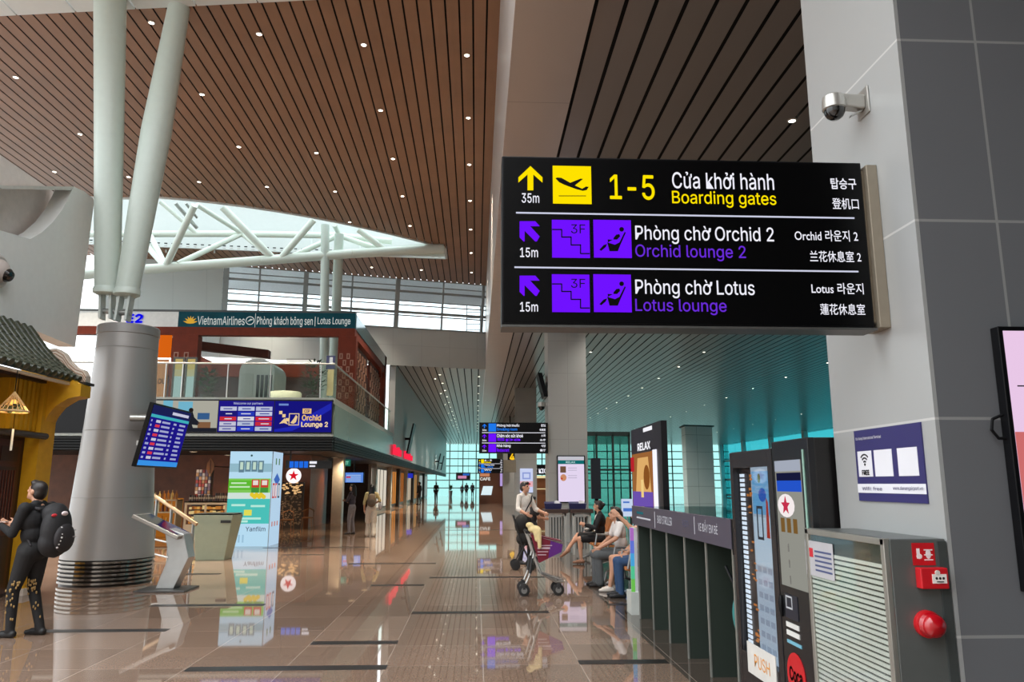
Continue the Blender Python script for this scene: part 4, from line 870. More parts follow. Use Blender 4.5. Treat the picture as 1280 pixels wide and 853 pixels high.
# ------------------------------------------------------------------ tapered green bin, handrail
q = on_z(262, 701); g = thing('tapered_planter', 'pale green tapered square bin standing left of the lit advertising pillar', 'bin', tuple(q))
def taper(mb, q, w0, w1, z0, z1, d0, d1):
    return mb.hexa([(q.x - w0, q.y, z0), (q.x + w0, q.y, z0), (q.x + w0, q.y + d0, z0), (q.x - w0, q.y + d0, z0), (q.x - w1, q.y - .05, z1), (q.x + w1 + .06, q.y - .05, z1), (q.x + w1 + .06, q.y + d1, z1), (q.x - w1, q.y + d1, z1)])
taper(MB().mat(M((138, 146, 124), .5, noise=.04)), q, .31, .4, .0, .97, .55, .7).build('body', g, bevel=.01)
taper(MB().mat(M('2a2c28', .4)), q, .4, .41, .97, 1.0, .7, .7).build('rim', g); MB().mat(M('20211f', .3)).box(q.x + .2, q.x + .42, q.y - .068, q.y - .04, .8, .86).build('slot', g)
hr = thing('handrail', 'sloping steel handrail with posts between round column and green bin', 'railing', (-5.9, 15.5, 0))
p0, p1 = on_y(190, 618, 15.6), on_y(246, 656, 15.2)
MB().mat(M((176, 150, 120), .3, .7)).tube(p0, p1, .035, n=12).build('top_rail', hr)
for u in (.12, .45, .93): q = p0.lerp(p1, u); MB().mat(STEEL).tube((q.x, q.y, 0), q, .026, n=10).build('post', hr)
for z in (.35, .62): MB().mat(STEEL).tube((p0.x, p0.y, z), (p1.x - .25, p1.y, z - .12), .018, n=8).build('lower_rail', hr)

# ------------------------------------------------------------------ lit advertising pillar
A0 = on_z(280.5, 683.5); X0, Y0 = A0.x, A0.y; X1 = on_y(335, 682, Y0).x; D = 1.1; ZT = 2.52
lp = thing('advertising_pillar', 'tall glowing blue and green advertising pillar with food pictures in front of the coffee shop', 'display', (X0, Y0, 0))
MB().mat(M('d8dee2', .4)).box(X0 + .01, X1 - .01, Y0 + .01, Y0 + D, .0, ZT).build('body', lp)
F = front(Y0, X0); W = X1 - X0
def R(u0, v0, u1, v1): return (W * u0, ZT * (1 - v1), W * u1, ZT * (1 - v0))
def E2(c): return E_(c, .92)
mb = MB().mat(E2((188, 226, 248))).fbox(F, 0, 0, W, ZT, -.001, .002); mb.mat(E2((150, 190, 205))).fbox(F, *R(0, .13, 1, .22), .002, .004)
mb.mat(E2((120, 160, 175)))
for i in range(4):
    u = .22 + i * .15; mb.mat(E2((100, 132, 148))).poly(F, [(W * u, ZT * (.79 - .01 * abs(i - 1.5))), (W * (u + .12), ZT * (.79 - .01 * abs(i - 1.5))), (W * (u + .13), ZT * .9), (W * (u - .01), ZT * .9)], .004, .006); mb.mat(E2((196, 222, 205))).fbox(F, W * (u + .025), ZT * .805, W * (u + .095), ZT * .885, .006, .008)
mb.mat(E2((60, 90, 90))).lathe(F.p(W * .5, ZT * .955, .004), [(.03, 0), (.02, .001), (.0, .001)], 10, F.n)
mb.mat(E2((130, 205, 90))).fbox(F, *R(0, .29, .98, .44), .002, .004); mb.mat(E2((96, 190, 50))).fbox(F, *R(0, .31, .55, .41), .004, .005); mb.mat(E2((215, 232, 225))).fbox(F, *R(0, .44, 1, .505), .002, .004)
mb.mat(E2((200, 235, 190)))
for u0, v0, u1 in ((.06, .33, .42), (.03, .37, .5)): mb.fbox(F, *R(u0, v0, u1, v0 + .018), .005, .007)
for u in (.54, .75):
    mb.mat(E2((205, 66, 50))).fbox(F, *R(u, .3, u + .18, .44), .005, .008); mb.mat(E2((235, 225, 215))).fbox(F, *R(u + .03, .31, u + .15, .36), .008, .01); mb.mat(E2((70, 150, 60))).fbox(F, *R(u, .385, u + .18, .44), .008, .01)
mb.mat(E2((235, 205, 50)))
for i in range(9): mb.lathe(F.p(W * (.56 + .035 * i), ZT * (.54 - .012 * (i % 3)), .008), [(.06, 0), (.03, .002), (0, .002)], 8, F.n)
mb.mat(E2((78, 198, 190))).fbox(F, *R(0, .505, 1, .765), .002, .004); mb.mat(E2((190, 240, 225)))
for i, (u0, u1, v) in enumerate(((.1, .42, .56), (.55, .88, .57), (.3, .8, .70), (.1, .5, .73))): mb.fbox(F, *R(u0, v, u1, v + .022), .004, .006)
mb.mat(E2((230, 225, 90))).fbox(F, *R(.4, .62, .58, .68), .004, .006)
mb.mat(E2((80, 90, 110))).text('Yanfilm', F, R(.46, .795, .92, .845), .004, bold=.01); mb.mat(E2((90, 180, 90))).fbox(F, *R(.02, .81, .12, .83), .004, .006); mb.mat(E2((160, 200, 225)))
for i in range(4): mb.fbox(F, *R(.12 + i * .09, .88, .16 + i * .09, .96), .003, .004)
mb.build('front_picture', lp)
F = facing_right(X1, Y0); 
mb = MB().mat(E2((186, 216, 240))).fbox(F, 0, 0, D, ZT, -.001, .002); mb.mat(E2((70, 110, 190))); mb.poly(F, [(D * .2, ZT * .7), (D * .5, ZT * .63), (D * .8, ZT * .7), (D * .5, ZT * .77)], .002, .004)
for u, c_ in ((.12, (200, 70, 66)), (.36, (215, 120, 110)), (.64, (70, 76, 90))): mb.mat(E2(c_)).fbox(F, D * u, ZT * .5, D * (u + .18), ZT * .66, .002, .005); mb.mat(E2((225, 225, 230))).fbox(F, D * (u + .04), ZT * .52, D * (u + .14), ZT * .64, .005, .007)
mb.mat(E2((200, 130, 120))); [mb.fbox(F, D * (.2 + i * .25), ZT * .2, D * (.3 + i * .25), ZT * .25, .002, .004) for i in range(3)]; mb.mat(E2((90, 130, 90))); [mb.fbox(F, D * (.3 + i * .3), ZT * .86, D * (.4 + i * .3), ZT * .93, .002, .004) for i in range(2)]
mb.build('side_picture', lp)
MB().mat(M('9aa8b0', .3, .5)).box(X1 - .012, X1 + .006, Y0 - .006, Y0 + .012, 0, ZT).build('corner_profile', lp)
# ------------------------------------------------------------------ upper lounge
BR = M((104, 40, 22), .6, noise=.15, scale=4, spec=.2); BR2 = M((66, 28, 18), .6, spec=.2, noise=.2, scale=6); LX = -3.92; LY = 24.4
FL = front(LY)
lg = thing('lounge_pavilion', 'open brown timber lounge pavilion with teal airline fascia on the upper floor', 'pavilion', (-9, LY, 3.82))
A = FL.box(223, 391, 445, 410)
zt, zb = A[3], A[1]
MB().mat(M('e2e4e2', .4)).box(-14.5, A[0], LY, LY + .2, zb, zt).build('white_fascia', lg)
fs = MB().mat(M((6, 70, 84), .6, noise=.2, scale=3, spec=.15)).box(A[0], LX, LY - .02, LY + .2, zb, zt); fs.mat(M('3a3f40', .4)).box(-14.5, LX, LY - .04, LY + .2, zt, zt + .06); fs = fs.build('airline_fascia', lg)
mb = MB().mat(E_((214, 222, 218), .75)); Fa = front(LY - .02)
for s_, bx in (('VietnamAirlines', (247, 395.5, 306, 406.5)), ('Phòng khách bông sen', (321, 396, 391, 409)), ('Lotus Lounge', (397, 397, 438, 408))): words(fs, 'lettering', E_((214, 222, 218), .75), s_, Fa, Fa.box(*bx), .003, .006)
mb.fbox(Fa, *Fa.box(393.5, 396, 394.3, 408), 0, .004); mb.fbox(Fa, *Fa.box(318.8, 392, 319.3, 409.5), 0, .004)
ring = [Fa.hit(312.5, 401)]; cx, cy = ring[0]
for i in range(20):
    t0, t1 = 2 * pi * i / 20, 2 * pi * (i + 1) / 20; mb.poly(Fa, [(cx + .14 * cos(t0), cy + .14 * sin(t0)), (cx + .14 * cos(t1), cy + .14 * sin(t1)), (cx + .115 * cos(t1), cy + .115 * sin(t1)), (cx + .115 * cos(t0), cy + .115 * sin(t0))], 0, .004)
mb.poly(Fa, [(cx - .09, cy - .04), (cx + .1, cy + .03), (cx + .02, cy + .06)], 0, .004)
mb.mat(E_((228, 176, 60), .8)); cx, cy = Fa.hit(238, 401)
for k in range(-3, 4): t = pi / 2 + k * .42; mb.poly(Fa, [(cx, cy - .1), (cx + .1 * cos(t + .25), cy - .1 + .16 * sin(t + .25)), (cx + .24 * cos(t), cy - .1 + .26 * sin(t)), (cx + .1 * cos(t - .25), cy - .1 + .16 * sin(t - .25))], 0, .004)
mb.build('emblem', fs)
e2 = on_y(169, 398, LY - .03); FE2 = front(LY - .03); MB().mat(E_((10, 10, 235), 1)).text('E2', FE2, FE2.box(158, 392.5, 179, 404), .01, bold=.04).build('zone_lettering', lg)
zb2 = FL.box(300, 411, 400, 420)[1]
MB().mat(BR).box(-14.5, LX, LY - .03, LY + .25, zb2, zb).build('front_beam', lg)
MB().mat(M((30, 74, 84), .12, .3)).box(LX - .1, LX, LY + .2, 33.0, zb, zt).build('side_fascia', lg)
MB().mat(BR).box(LX - .25, LX - .02, LY + .2, 33.0, zb2, zb).build('side_beam', lg)
MB().mat(BR).box(-14.5, LX, 31.5, 31.7, FL.box(300, 411, 400, 420)[1] - .35, zb - .1).build('back_beam', lg)
MB().mat(BR).box(-11, -10.8, LY, 31.5, zb2 - .2, zb).build('cross_beam', lg); MB().mat(BR2).hexa([(-10.9, LY + 1, 6.2), (-8, LY + 5, 6.4), (-8, LY + 5.4, 6.4), (-10.9, LY + 1.4, 6.2), (-10.9, LY + 1, 6.5), (-8, LY + 5, 6.7), (-8, LY + 5.4, 6.7), (-10.9, LY + 1.4, 6.5)]).build('rafter', lg)
def pillar(px0, px1, nm):
    a, b = on_y(px0, 450, LY).x, on_y(px1, 450, LY).x; q = MB().mat(BR).box(a, b, LY - .02, LY + .35, 3.82, zb2).build('pillar', lg)
    mb = MB().mat(M((150, 110, 92), .5)); 
    for i in range(7):
        for j in range(4):
            x0 = a + (b - a) * (.1 + .2 * j); z0 = 4.3 + i * .21; 
            if (i + j) % 2 == 0: frame_on(front(LY - .02), (x0, z0, x0 + (b - a) * .18, z0 + .18), (x0 + .03, z0 + .03, x0 + (b - a) * .18 - .03, z0 + .15), 0, .02, mb)
    mb.build('carved_lattice', q)
pillar(214, 246, ''); pillar(422, 444.5, ''); 
MB().mat(BR).box(LX - .35, LX, 32.6, 33.2, 3.82, zt).build('pillar', lg)
for y0, y1 in ((25.6, 28.2), (29, 32)):
    q = MB().mat(BR2).box(LX - .2, LX - .12, y0, y1, 3.82, 6.2).build('side_screen', lg); mb = MB().mat(M((150, 112, 92), .5)); Fx = facing_right(LX - .12)
    for i in range(int((y1 - y0) / .3)):
        for j in range(8):
            if (i + j) % 2: frame_on(Fx, (y0 + i * .3, 3.85 + j * .28, y0 + i * .3 + .27, 4.1 + j * .28), (y0 + i * .3 + .06, 3.91 + j * .28, y0 + i * .3 + .21, 4.04 + j * .28), 0, .02, mb)
    mb.build('carved_lattice', q)
    Fy = Fx
MB().mat(M('d4d2c8', .6)).poly(facing_right(LX - .3), [(25.4, 3.85), (27.6, 3.85), (27.0, 4.9), (25.4, 6.4)], 0, .03).build('white_drape', lg)
MB().mat(M((60, 32, 24), .5, noise=.2)).box(-14.5, LX - .4, 31.8, 31.95, 3.82, 6.1).build('back_wall', lg)
MB().mat(E_((235, 108, 22), .8)).fbox(FL, *FL.box(180, 416, 213, 447), -.1, -.05).build('amber_panel', lg)
mb = MB().mat(M((176, 116, 66), .5)).fbox(FL, *FL.box(180, 449, 208, 497), -.1, -.05); mb.mat(M('4a2a18')).text('LOU', FL, FL.box(193, 473, 206, 480), -.045, bold=.02); mb.build('timber_panel', lg)
# lounge contents
FD_ = front(22.4); A = FD_.box(216, 447, 247, 494)
dd = thing('glass_door_stand', 'pair of dark framed glass door panels behind balustrade, left pillar of the lounge', 'door', (A[0], 22.4, 3.82))
for k in range(2):
    a0 = A[0] + k * (A[2] - A[0]) / 2; a1 = a0 + (A[2] - A[0]) / 2 - .03
    d = frame_on(FD_, (a0, 3.84, a1, A[3]), (a0 + .05, 3.9, a1 - .05, A[3] - .05), 0, .05, MB().mat(M('2a2c28', .4))).build('door_leaf', dd); q = MB().mat(E_((190, 215, 215), .7)).fbox(FD_, a0 + .05, 3.9, a1 - .05, 4.9, .01, .02); q.mat(E_((215, 190, 120), .7)).fbox(FD_, a0 + .05, 4.7, a1 - .05, A[3] - .05, .01, .02); q.build('pane', d)
def bush(name, label, q, rx, rz, n, col, grp=None):
    t = thing(name, label, 'plant', tuple(q), grp); rr = random.Random(int(abs(q.x) * 100)); mb = MB().mat(M(col, .7, noise=.3))
    for i in range(n):
        a, u = rr.uniform(0, 2 * pi), rr.uniform(-1, 1); r = rx * sqrt(max(0, 1 - u * u)) * rr.uniform(.4, 1); c = Vector((q.x + r * cos(a), q.y + r * sin(a), q.z + .45 + rz * (1 + u)))
        d = Vector((cos(a), sin(a), rr.uniform(-.3, .9))).normalized(); s_ = d.cross(Vector((0, 0, 1))).normalized() * .035; L2 = rr.uniform(.12, .24)
        mb.add([c, c + d * L2 * .5 + s_, c + d * L2, c + d * L2 * .5 - s_], [(0, 1, 2, 3)])
    mb.build('foliage', t); MB().mat(M((70, 66, 60), .6)).lathe(q, [(0, 0), (.16, 0), (.2, .42), (.17, .44), (0, .42)], 14).build('pot', t)
bush('potted_plant', 'green potted plant behind the balustrade right of the glass doors', Vector((on_y(259, 490, 23).x, 23, 3.82)), .32, .36, 160, (52, 74, 38))
bush('potted_plant', 'dark green potted plant beside the round white sofa in the lounge', Vector((on_y(391, 490, 23.2).x, 23.2, 3.82)), .34, .5, 200, (40, 64, 34))
A = front(26).box(299, 443, 343, 496)
wk = thing('white_booth', 'small white booth with arched roof and dark slit windows inside the lounge', 'booth', (A[0], 26, 3.82))
xm = A[0] + (A[2] - A[0]) * .42; wm = M((196, 200, 196), .5)
ap = [(A[0], 3.82), (A[2], 3.82), (A[2], 5.4)] + [(A[0] + (A[2] - A[0]) * (.5 + .5 * cos(t * pi / 8)), 5.4 + .42 * sin(t * pi / 8)) for t in range(1, 8)] + [(A[0], 5.4)]
MB().mat(wm).poly(front(26), ap, -1.6, 0).build('body', wk)
mb = MB().mat(M('25282a', .2)); [mb.fbox(front(26), xm + .1 + i * .14, 4.5, xm + .19 + i * .14, 5.25, 0, .02) for i in range(4)]; mb.build('windows', wk); MB().mat(M('b9bdb8', .5)).fbox(front(26), A[0] + .08, 3.84, xm - .02, 5.3, 0, .015).build('door', wk)
q = Vector((on_y(357, 490, 22.6).x, 22.6, 3.82))
sf = thing('round_sofa', 'cream round sofa standing behind the balustrade in the lounge', 'sofa', tuple(q))
MB().mat(M((206, 202, 180), .7)).lathe(q, [(.42, .02), (.45, .06), (.46, .42), (.43, .46), (.36, .46), (.34, .3), (0, .3)], 28).build('shell', sf); MB().mat(M((222, 218, 200), .7)).lathe(q, [(.33, .3), (.33, .36), (.28, .39), (0, .39)], 24).build('seat_cushion', sf)
A = front(30).box(358, 450, 395, 454); lt = thing('tube_light', 'long white tube light under the back beam of the lounge', 'lamp', (A[0], 30, A[1])); MB().mat(E_((235, 232, 220), 1.0)).fbox(front(30), *A, -.05, 0).build('tube', lt); MB().mat(M('8a8680')).fbox(front(30), A[0], A[3], A[2], A[3] + .04, -.06, .01).build('housing', lt)
pz = thing('wall_poster', 'narrow blue and cream poster hanging at the right corner of the lounge', 'poster', (on_y(413, 490, 23.5).x, 23.5, 3.82)); Fz = front(23.5); mb = MB().mat(M((46, 52, 96), .5)).fbox(Fz, *Fz.box(408, 445, 419, 462), 0, .02); mb.mat(M((196, 176, 128), .6)).fbox(Fz, *Fz.box(409, 462, 417, 495), 0, .02); mb.mat(M((215, 220, 225))).fbox(Fz, *Fz.box(412, 447, 416, 456), .02, .03); mb.build('sheet', pz)
# balustrade
bs = thing('glass_balustrade', 'glass balustrade with steel handrail around the upper lounge terrace', 'balustrade', (-8, YM, 3.82))
GB = glass('eef5f1', .02); zr = front(YM).box(205, 455, 400, 456)[3]
xs = [on_y(p, 480, YM).x for p in (120, 160, 205, 226, 283, 337, 400)] + [XL - .03]
for a, b in zip(xs, xs[1:]): MB().mat(GB).box(a + .02, b - .02, YM + .06, YM + .075, 3.82, zr).build('glass_panel', bs)
for x in xs[:-1]: MB().mat(STEEL).box(x - .012, x + .012, YM + .05, YM + .09, 3.82, zr + .02).build('post', bs)
MB().mat(STEEL).tube((-20, YM + .07, zr + .02), (XL - .03, YM + .07, zr + .02), .025, n=10).build('handrail', bs)
for i in range(6): MB().mat(GB).box(XL - .06, XL - .045, YM + .1 + i * 2.2, YM + 2.27 + i * 2.2, 3.75, zr).build('glass_panel', bs)
MB().mat(STEEL).tube((XL - .05, YM + .07, zr + .02), (XL - .05, 33.2, zr + .02), .025, n=10).build('handrail', bs)
# LED wall on the slab edge
FD_ = front(YM - .03); 
led = thing('led_banner', 'wide LED banner with office picture, logo tiles and orchid lounge sign on terrace edge', 'screen', (-13, YM, 2.9))
A = FD_.box(150, 500.5, 416, 541); z0, z1 = A[1], A[3]
MB().mat(BLK).fbox(FD_, -16, z0 - .02, XL - .02, z1 + .02, -.01, .0).build('housing', led)
def R2(px0, px1, v0, v1): return (FD_.hit(px0, 520)[0], z1 - (z1 - z0) * v1, FD_.hit(px1, 520)[0], z1 - (z1 - z0) * v0)
mb = MB().mat(E_((186, 184, 170), .8)).fbox(FD_, *R2(120, 272, .02, .98), 0, .004); mb.mat(E_((120, 190, 215), .85)).fbox(FD_, *R2(203, 215, .02, .5), .004, .006); mb.fbox(FD_, *R2(222, 240, .05, .4), .004, .006); mb.mat(E_((60, 100, 150), .8)).fbox(FD_, *R2(247, 262, .4, .6), .004, .006)
mb.mat(E_((36, 38, 48), .8)); mb.poly(FD_, [FD_.hit(*p) for p in ((232, 538), (234, 524), (238, 516), (241, 515), (243, 522), (250, 529), (247, 532), (240, 531), (242, 538))], .006, .008); mb.fbox(FD_, *R2(228, 272, .86, .98), .006, .007); mb.mat(E_((40, 32, 30), .8)).lathe(FD_.p(*FD_.hit(239, 513), .006), [(.06, 0), (.03, .002), (0, .002)], 10, FD_.n); mb.mat(E_((140, 100, 70), .8)).fbox(FD_, *R2(248, 264, .68, .86), .006, .008)
mb.build('office_picture', led)
mb = MB().mat(E_((34, 26, 140), .85)).fbox(FD_, *R2(273, 342, .02, .98), 0, .004); mb.mat(E_((200, 205, 235), .8)).text('Welcome our partners', FD_, R2(291, 328, .06, .15), .005, bold=.01)
tiles = [(200, 205, 228), (195, 205, 235), (190, 196, 225), (30, 28, 120), (40, 60, 190), (206, 212, 235), (215, 52, 60), (225, 225, 235), (222, 42, 52), (205, 205, 225), (190, 200, 225), (205, 48, 66), (196, 200, 220), (38, 60, 200), (190, 200, 225)]
for i, c_ in enumerate(tiles):
    r, k = divmod(i, 3); u = 275 + k * 22.3; mb.mat(E_(c_, .88)).fbox(FD_, *R2(u, u + 20.5, .2 + r * .155, .325 + r * .155), .004, .006)
    mb.mat(E_((60, 70, 160) if sum(c_) > 450 else (225, 225, 240), .85)).fbox(FD_, *R2(u + 4 + (i % 4), u + 15 + (i % 3), .25 + r * .155, .28 + r * .155), .006, .008)
mb.build('logo_tiles', led)
mb = MB().mat(E_((24, 22, 128), .9)).fbox(FD_, *R2(343, 414.5, .02, .98), 0, .004); mb.mat(E_((36, 44, 190), .8)); mb.poly(FD_, [FD_.hit(*p) for p in ((343, 537), (362, 534), (385, 520), (414, 504), (414, 512), (390, 527), (365, 539), (343, 540))], .004, .005); mb.mat(E_((120, 150, 220), .8)).fbox(FD_, *R2(348, 360, .1, .16), .005, .006)
mb.mat(E_((235, 190, 120), .95)).fbox(FD_, *R2(378, 389, .25, .41), .005, .006); mb.text('Orchid', FD_, R2(377.5, 401.5, .44, .63), .006, bold=.03); mb.mat(E_((244, 214, 170), .95)).text('Lounge 2', FD_, R2(377, 410.5, .66, .86), .006, bold=.03)
mb.mat(E_((24, 22, 128), .9)).text('CIP', FD_, R2(380, 387, .28, .38), .0075, bold=.02); mb.mat(E_((238, 205, 150), .95))
for k, (a, b) in enumerate(((349, 514), (353, 518), (357, 523))): mb.fbox(FD_, *FD_.box(a, b, a + 4, b + 4), .005, .006)
mb.poly(FD_, [FD_.hit(*p) for p in ((349, 530), (356, 523), (360, 531), (355, 529))], .005, .006); frame_on(FD_, FD_.box(361, 517, 374, 532), FD_.box(362, 518, 373, 531), .005, .007, mb); mb.poly(FD_, [FD_.hit(*p) for p in ((363, 529), (367, 524), (370, 519), (372, 521), (370, 528), (367, 530))], .005, .007); mb.build('lounge_panel', led)

# ------------------------------------------------------------------ coffee and gift shops under the slab
FSH = front(30.4)
q = on_y(367, 595, 29.6); cl = thing('star_logo', 'round glowing white disc with red star above the patterned screen', 'sign', tuple(q))
MB().mat(E_((250, 236, 236), 1.2)).lathe(q + Vector((0, .03, 0)), [(.0, 0), (.28, 0), (.28, .03), (0, .03)], 28, (0, -1, 0)).build('disc', cl)
MB().mat(E_((215, 20, 40), 1)).poly(front(q.y - .005, q.x, q.z), [((.2 if i % 2 == 0 else .08) * sin(i * pi / 5), (.2 if i % 2 == 0 else .08) * cos(i * pi / 5)) for i in range(10)], 0, .012).build('star', cl)
MB().mat(M('3a2c22', .5)).box(q.x - .05, q.x + .05, q.y + .03, 29.8, on_y(365, 603, 29.8).z - .1, q.z).build('mount', cl); rr = random.Random(9)
A = front(29.8).box(351, 603, 379, 660); cs = thing('patterned_screen', 'dark patterned divider screen standing under the round star logo', 'screen', (A[0], 29.8, 0)); MB().mat(M((48, 36, 28), .6)).fbox(front(29.8), A[0], 0, A[2], A[3], -.08, 0).build('panel', cs)
mb = MB().mat(M((150, 128, 104), .6)); mb2 = MB().mat(E_((240, 190, 130), .9))
for i in range(150): a, b = rr.uniform(A[0], A[2] - .08), rr.uniform(.1, A[3] - .5); mb.fbox(front(29.8), a, b, a + rr.uniform(.03, .08), b + rr.uniform(.02, .06), 0, .01)
mb = mb.build('speckled_pattern', cs); mb['kind'] = 'stuff'
for i in range(34): a, b = rr.uniform(A[0], A[2] - .12), rr.uniform(A[3] - .45, A[3] - .02); mb2.fbox(front(29.8), a, b, a + rr.uniform(.06, .12), b + rr.uniform(.03, .06), 0, .012)
mb2 = mb2.build('glowing_pattern', cs); mb2['kind'] = 'stuff'
for x, y, lab in ((352, 672, 'left'), (378, 668, 'right')):
    q = on_z(x + 6, y - 6); ch = thing('cafe_chair', 'low rattan cafe chair at the %s foot of the patterned screen' % lab, 'chair', tuple(q)); RT = M((128, 82, 44), .6, noise=.2)
    MB().mat(RT).lathe(q + Vector((0, 0, .4)), [(0, 0), (.22, 0), (.23, .04), (0, .05)], 16).build('seat', ch); MB().mat(RT).path([q + Vector((.22 * cos(t), .22 * sin(t) + .02, .75 - .1 * abs(cos(t)))) for t in [i * pi / 6 for i in range(7)]], .018, 6).build('backrest', ch)
    for dx, dy in ((-1, -1), (1, -1), (1, 1), (-1, 1)): MB().mat(RT).tube(q + Vector((dx * .2, dy * .2, 0)), q + Vector((dx * .16, dy * .16, .42 if dy < 0 else .72)), .014, n=6).build('leg', ch)
F = front(21.5); A = F.box(357, 576, 414, 586)
hs = thing('shop_header', 'dark hanging header with blue lit squares under the slab right of the bright pillar', 'sign', (A[0], 21.5, A[1])); MB().mat(M('0d0e12', .4)).fbox(F, *A, -.05, 0).build('panel', hs); mb = MB().mat(E_((34, 110, 235), .9)); [mb.fbox(F, *F.box(362 + i * 6, 577, 367 + i * 6, 585), 0, .005) for i in range(4)]; mb.mat(WHT).fbox(F, *F.box(387, 577, 396, 580), 0, .005); mb.fbox(F, *F.box(387, 582, 394, 584), 0, .005); mb.build('lit_squares', hs)
MB().mat(M('333')if False else M('333333')).box(A[0] + .1, A[0] + .14, 21.5, 21.54, A[3], 2.75).build('hanger', hs)
F = front(36); A = F.box(425, 575, 438, 583); ex = thing('exit_sign', 'small green lit exit sign under the slab above the two walkers', 'sign', (A[0], 36, A[1])); MB().mat(E_((30, 110, 92), .8)).fbox(F, *A, -.06, 0).build('lit_box', ex); MB().mat(E_((150, 230, 200), .9)).text('EXIT', F, (A[0] + .08, A[1] + .07, A[2] - .08, A[3] - .07), .003, bold=.02).build('lettering', ex)
F = front(38); A = F.box(430.5, 590, 455, 604.5); fs2 = thing('flight_screen', 'small blue flight screen on the brown wall behind the two walkers', 'screen', (A[0], 38, A[1])); MB().mat(BLK).fbox(F, *A, -.08, 0).build('bezel', fs2); mb = MB().mat(E_((92, 140, 225), .9)).fbox(F, A[0] + .04, A[1] + .04, A[2] - .04, A[3] - .04, 0, .004); mb.mat(E_((190, 215, 245), .9)); [mb.fbox(F, A[0] + .1, A[1] + .1 + i * .09, A[2] - .15, A[1] + .13 + i * .09, .004, .006) for i in range(4)]; mb.mat(E_((200, 80, 110), .9)).fbox(F, A[0] + .08, A[1] + .25, A[0] + .3, A[1] + .33, .006, .008); mb.build('display', fs2); MB().mat(BLK).tube(((A[0] + A[2]) / 2, 38.04, A[3]), ((A[0] + A[2]) / 2, 38.04, 2.75), .03, n=8).build('ceiling_mount', fs2)
# display counter with tins, shelf with bottles
F = front(24); A = F.box(230, 627, 283, 660)
dc = thing('display_counter', 'lit glass display counter with pale frame inside the gift shop', 'counter', (A[0], 24, 0)); zc = A[3]; PFm = M((196, 176, 146), .5)
frame_on(F, (A[0], 0, A[2], zc), (A[0] + .06, .45, A[2] - .06, zc - .1), -.05, 0, MB().mat(PFm)).build('front_frame', dc); MB().mat(M((60, 40, 26), .5)).box(A[0] + .02, A[2] - .02, 24.5, 24.6, 0, zc - .04).build('back', dc); MB().mat(PFm).box(A[0], A[2], 24, 24.6, zc - .04, zc).build('top', dc)
mb = MB(); rr = random.Random(4)
for j in range(4):
    for i in range(16): mb.mat(E_(((225, 170, 90), (200, 130, 60), (235, 205, 140), (150, 90, 50))[rr.randrange(4)], .75)).box(A[0] + .1 + i * .078, A[0] + .165 + i * .078, 24.1, 24.2, .47 + j * .14, .47 + j * .14 + rr.uniform(.06, .11))
mb = mb.build('stocked_goods', dc); mb['kind'] = 'stuff'
MB().mat(PFm).box((A[0] + A[2]) / 2 - .03, (A[0] + A[2]) / 2 + .03, 23.98, 24.0, .45, zc - .1).build('mullion', dc)
for i in range(18):
    x = A[0] + .08 + i * .07; c_ = ((54, 34, 28), (44, 40, 40), (90, 82, 78), (70, 30, 26))[(i * 7 // 3) % 4]; h = .2 if i < 11 else .27
    b = MB().mat(M(c_, .4)).lathe((x, 24.2, zc), [(0, 0), (.03, 0), (.03, h * .85), (.026, h * .9), (0, h * .9)], 10); b.mat(M('b8a890', .4)).lathe((x, 24.2, zc), [(.031, h * .3), (.031, h * .6)], 10)
    tag(b.build('gift_tin', loc=(x, 24.2, zc)), 'small round tin in the row on top of the lit display counter', 'tin', 'gift tins on the display counter')
F = front(25); A = F.box(190, 632, 214, 700)
sh = thing('bottle_shelf', 'stepped amber lit shop shelf behind the sloping handrail', 'shelf', (A[0], 25, 0))
for z in (.3, .75, 1.12): MB().mat(PFm).box(A[0] - .3, A[2] + .1, 25, 25.5, z, z + .04).build('shelf_board', sh)
MB().mat(E_((200, 120, 40), .5)).box(A[0] - .3, A[2] + .1, 25.5, 25.55, 0, 1.2).build('lit_back', sh)
for x in (A[0] - .3, A[2] + .06): MB().mat(PFm).box(x, x + .04, 25, 25.5, 0, 1.16).build('side', sh)
rr = random.Random(8)
for z in (.34, .79, 1.16):
    for i in range(7):
        x = A[0] - .2 + i * .13; h = rr.uniform(.2, .36); b = MB().mat(M(((226, 190, 110), (190, 120, 40), (240, 226, 190), (120, 60, 30))[rr.randrange(4)], .3)).lathe((x, 25.2, z), [(0, 0), (.045, 0), (.045, h * .6), (.016, h * .75), (.016, h), (0, h)], 10)
        tag(b.build('bottle', loc=(x, 25.2, z)), 'amber or pale bottle standing on the stepped shop shelf', 'bottle', 'bottles on the stepped shop shelf')
q = on_y(263, 583, 26); lf = thing('carved_leaf', 'tall pointed golden leaf ornament on the gift shop wall', 'ornament', tuple(q)); MB().mat(M((150, 98, 50), .4)).poly(front(26, q.x, q.z), [(0, .27), (.11, .1), (.13, -.08), (.06, -.24), (-.06, -.24), (-.13, -.08), (-.11, .1)], -.04, 0).build('leaf', lf); MB().mat(M((96, 56, 28), .4)).fbox(front(26, q.x, q.z), -.012, -.24, .012, .2, 0, .012).build('midrib', lf); MB().mat(M((96, 56, 28), .4)).box(q.x - .02, q.x + .02, 26.04, 30.5, q.z - .02, q.z + .02).build('bracket', lf)
A = front(26.4).box(244, 588, 264, 622); gr = thing('gift_rack', 'tall rack of colourful packages behind the display counter', 'rack', (A[0], 26.4, 0)); MB().mat(M((84, 56, 44), .5)).box(A[0], A[2], 26.45, 26.6, 0, A[3]).build('frame', gr)
mb = MB(); rr = random.Random(6)
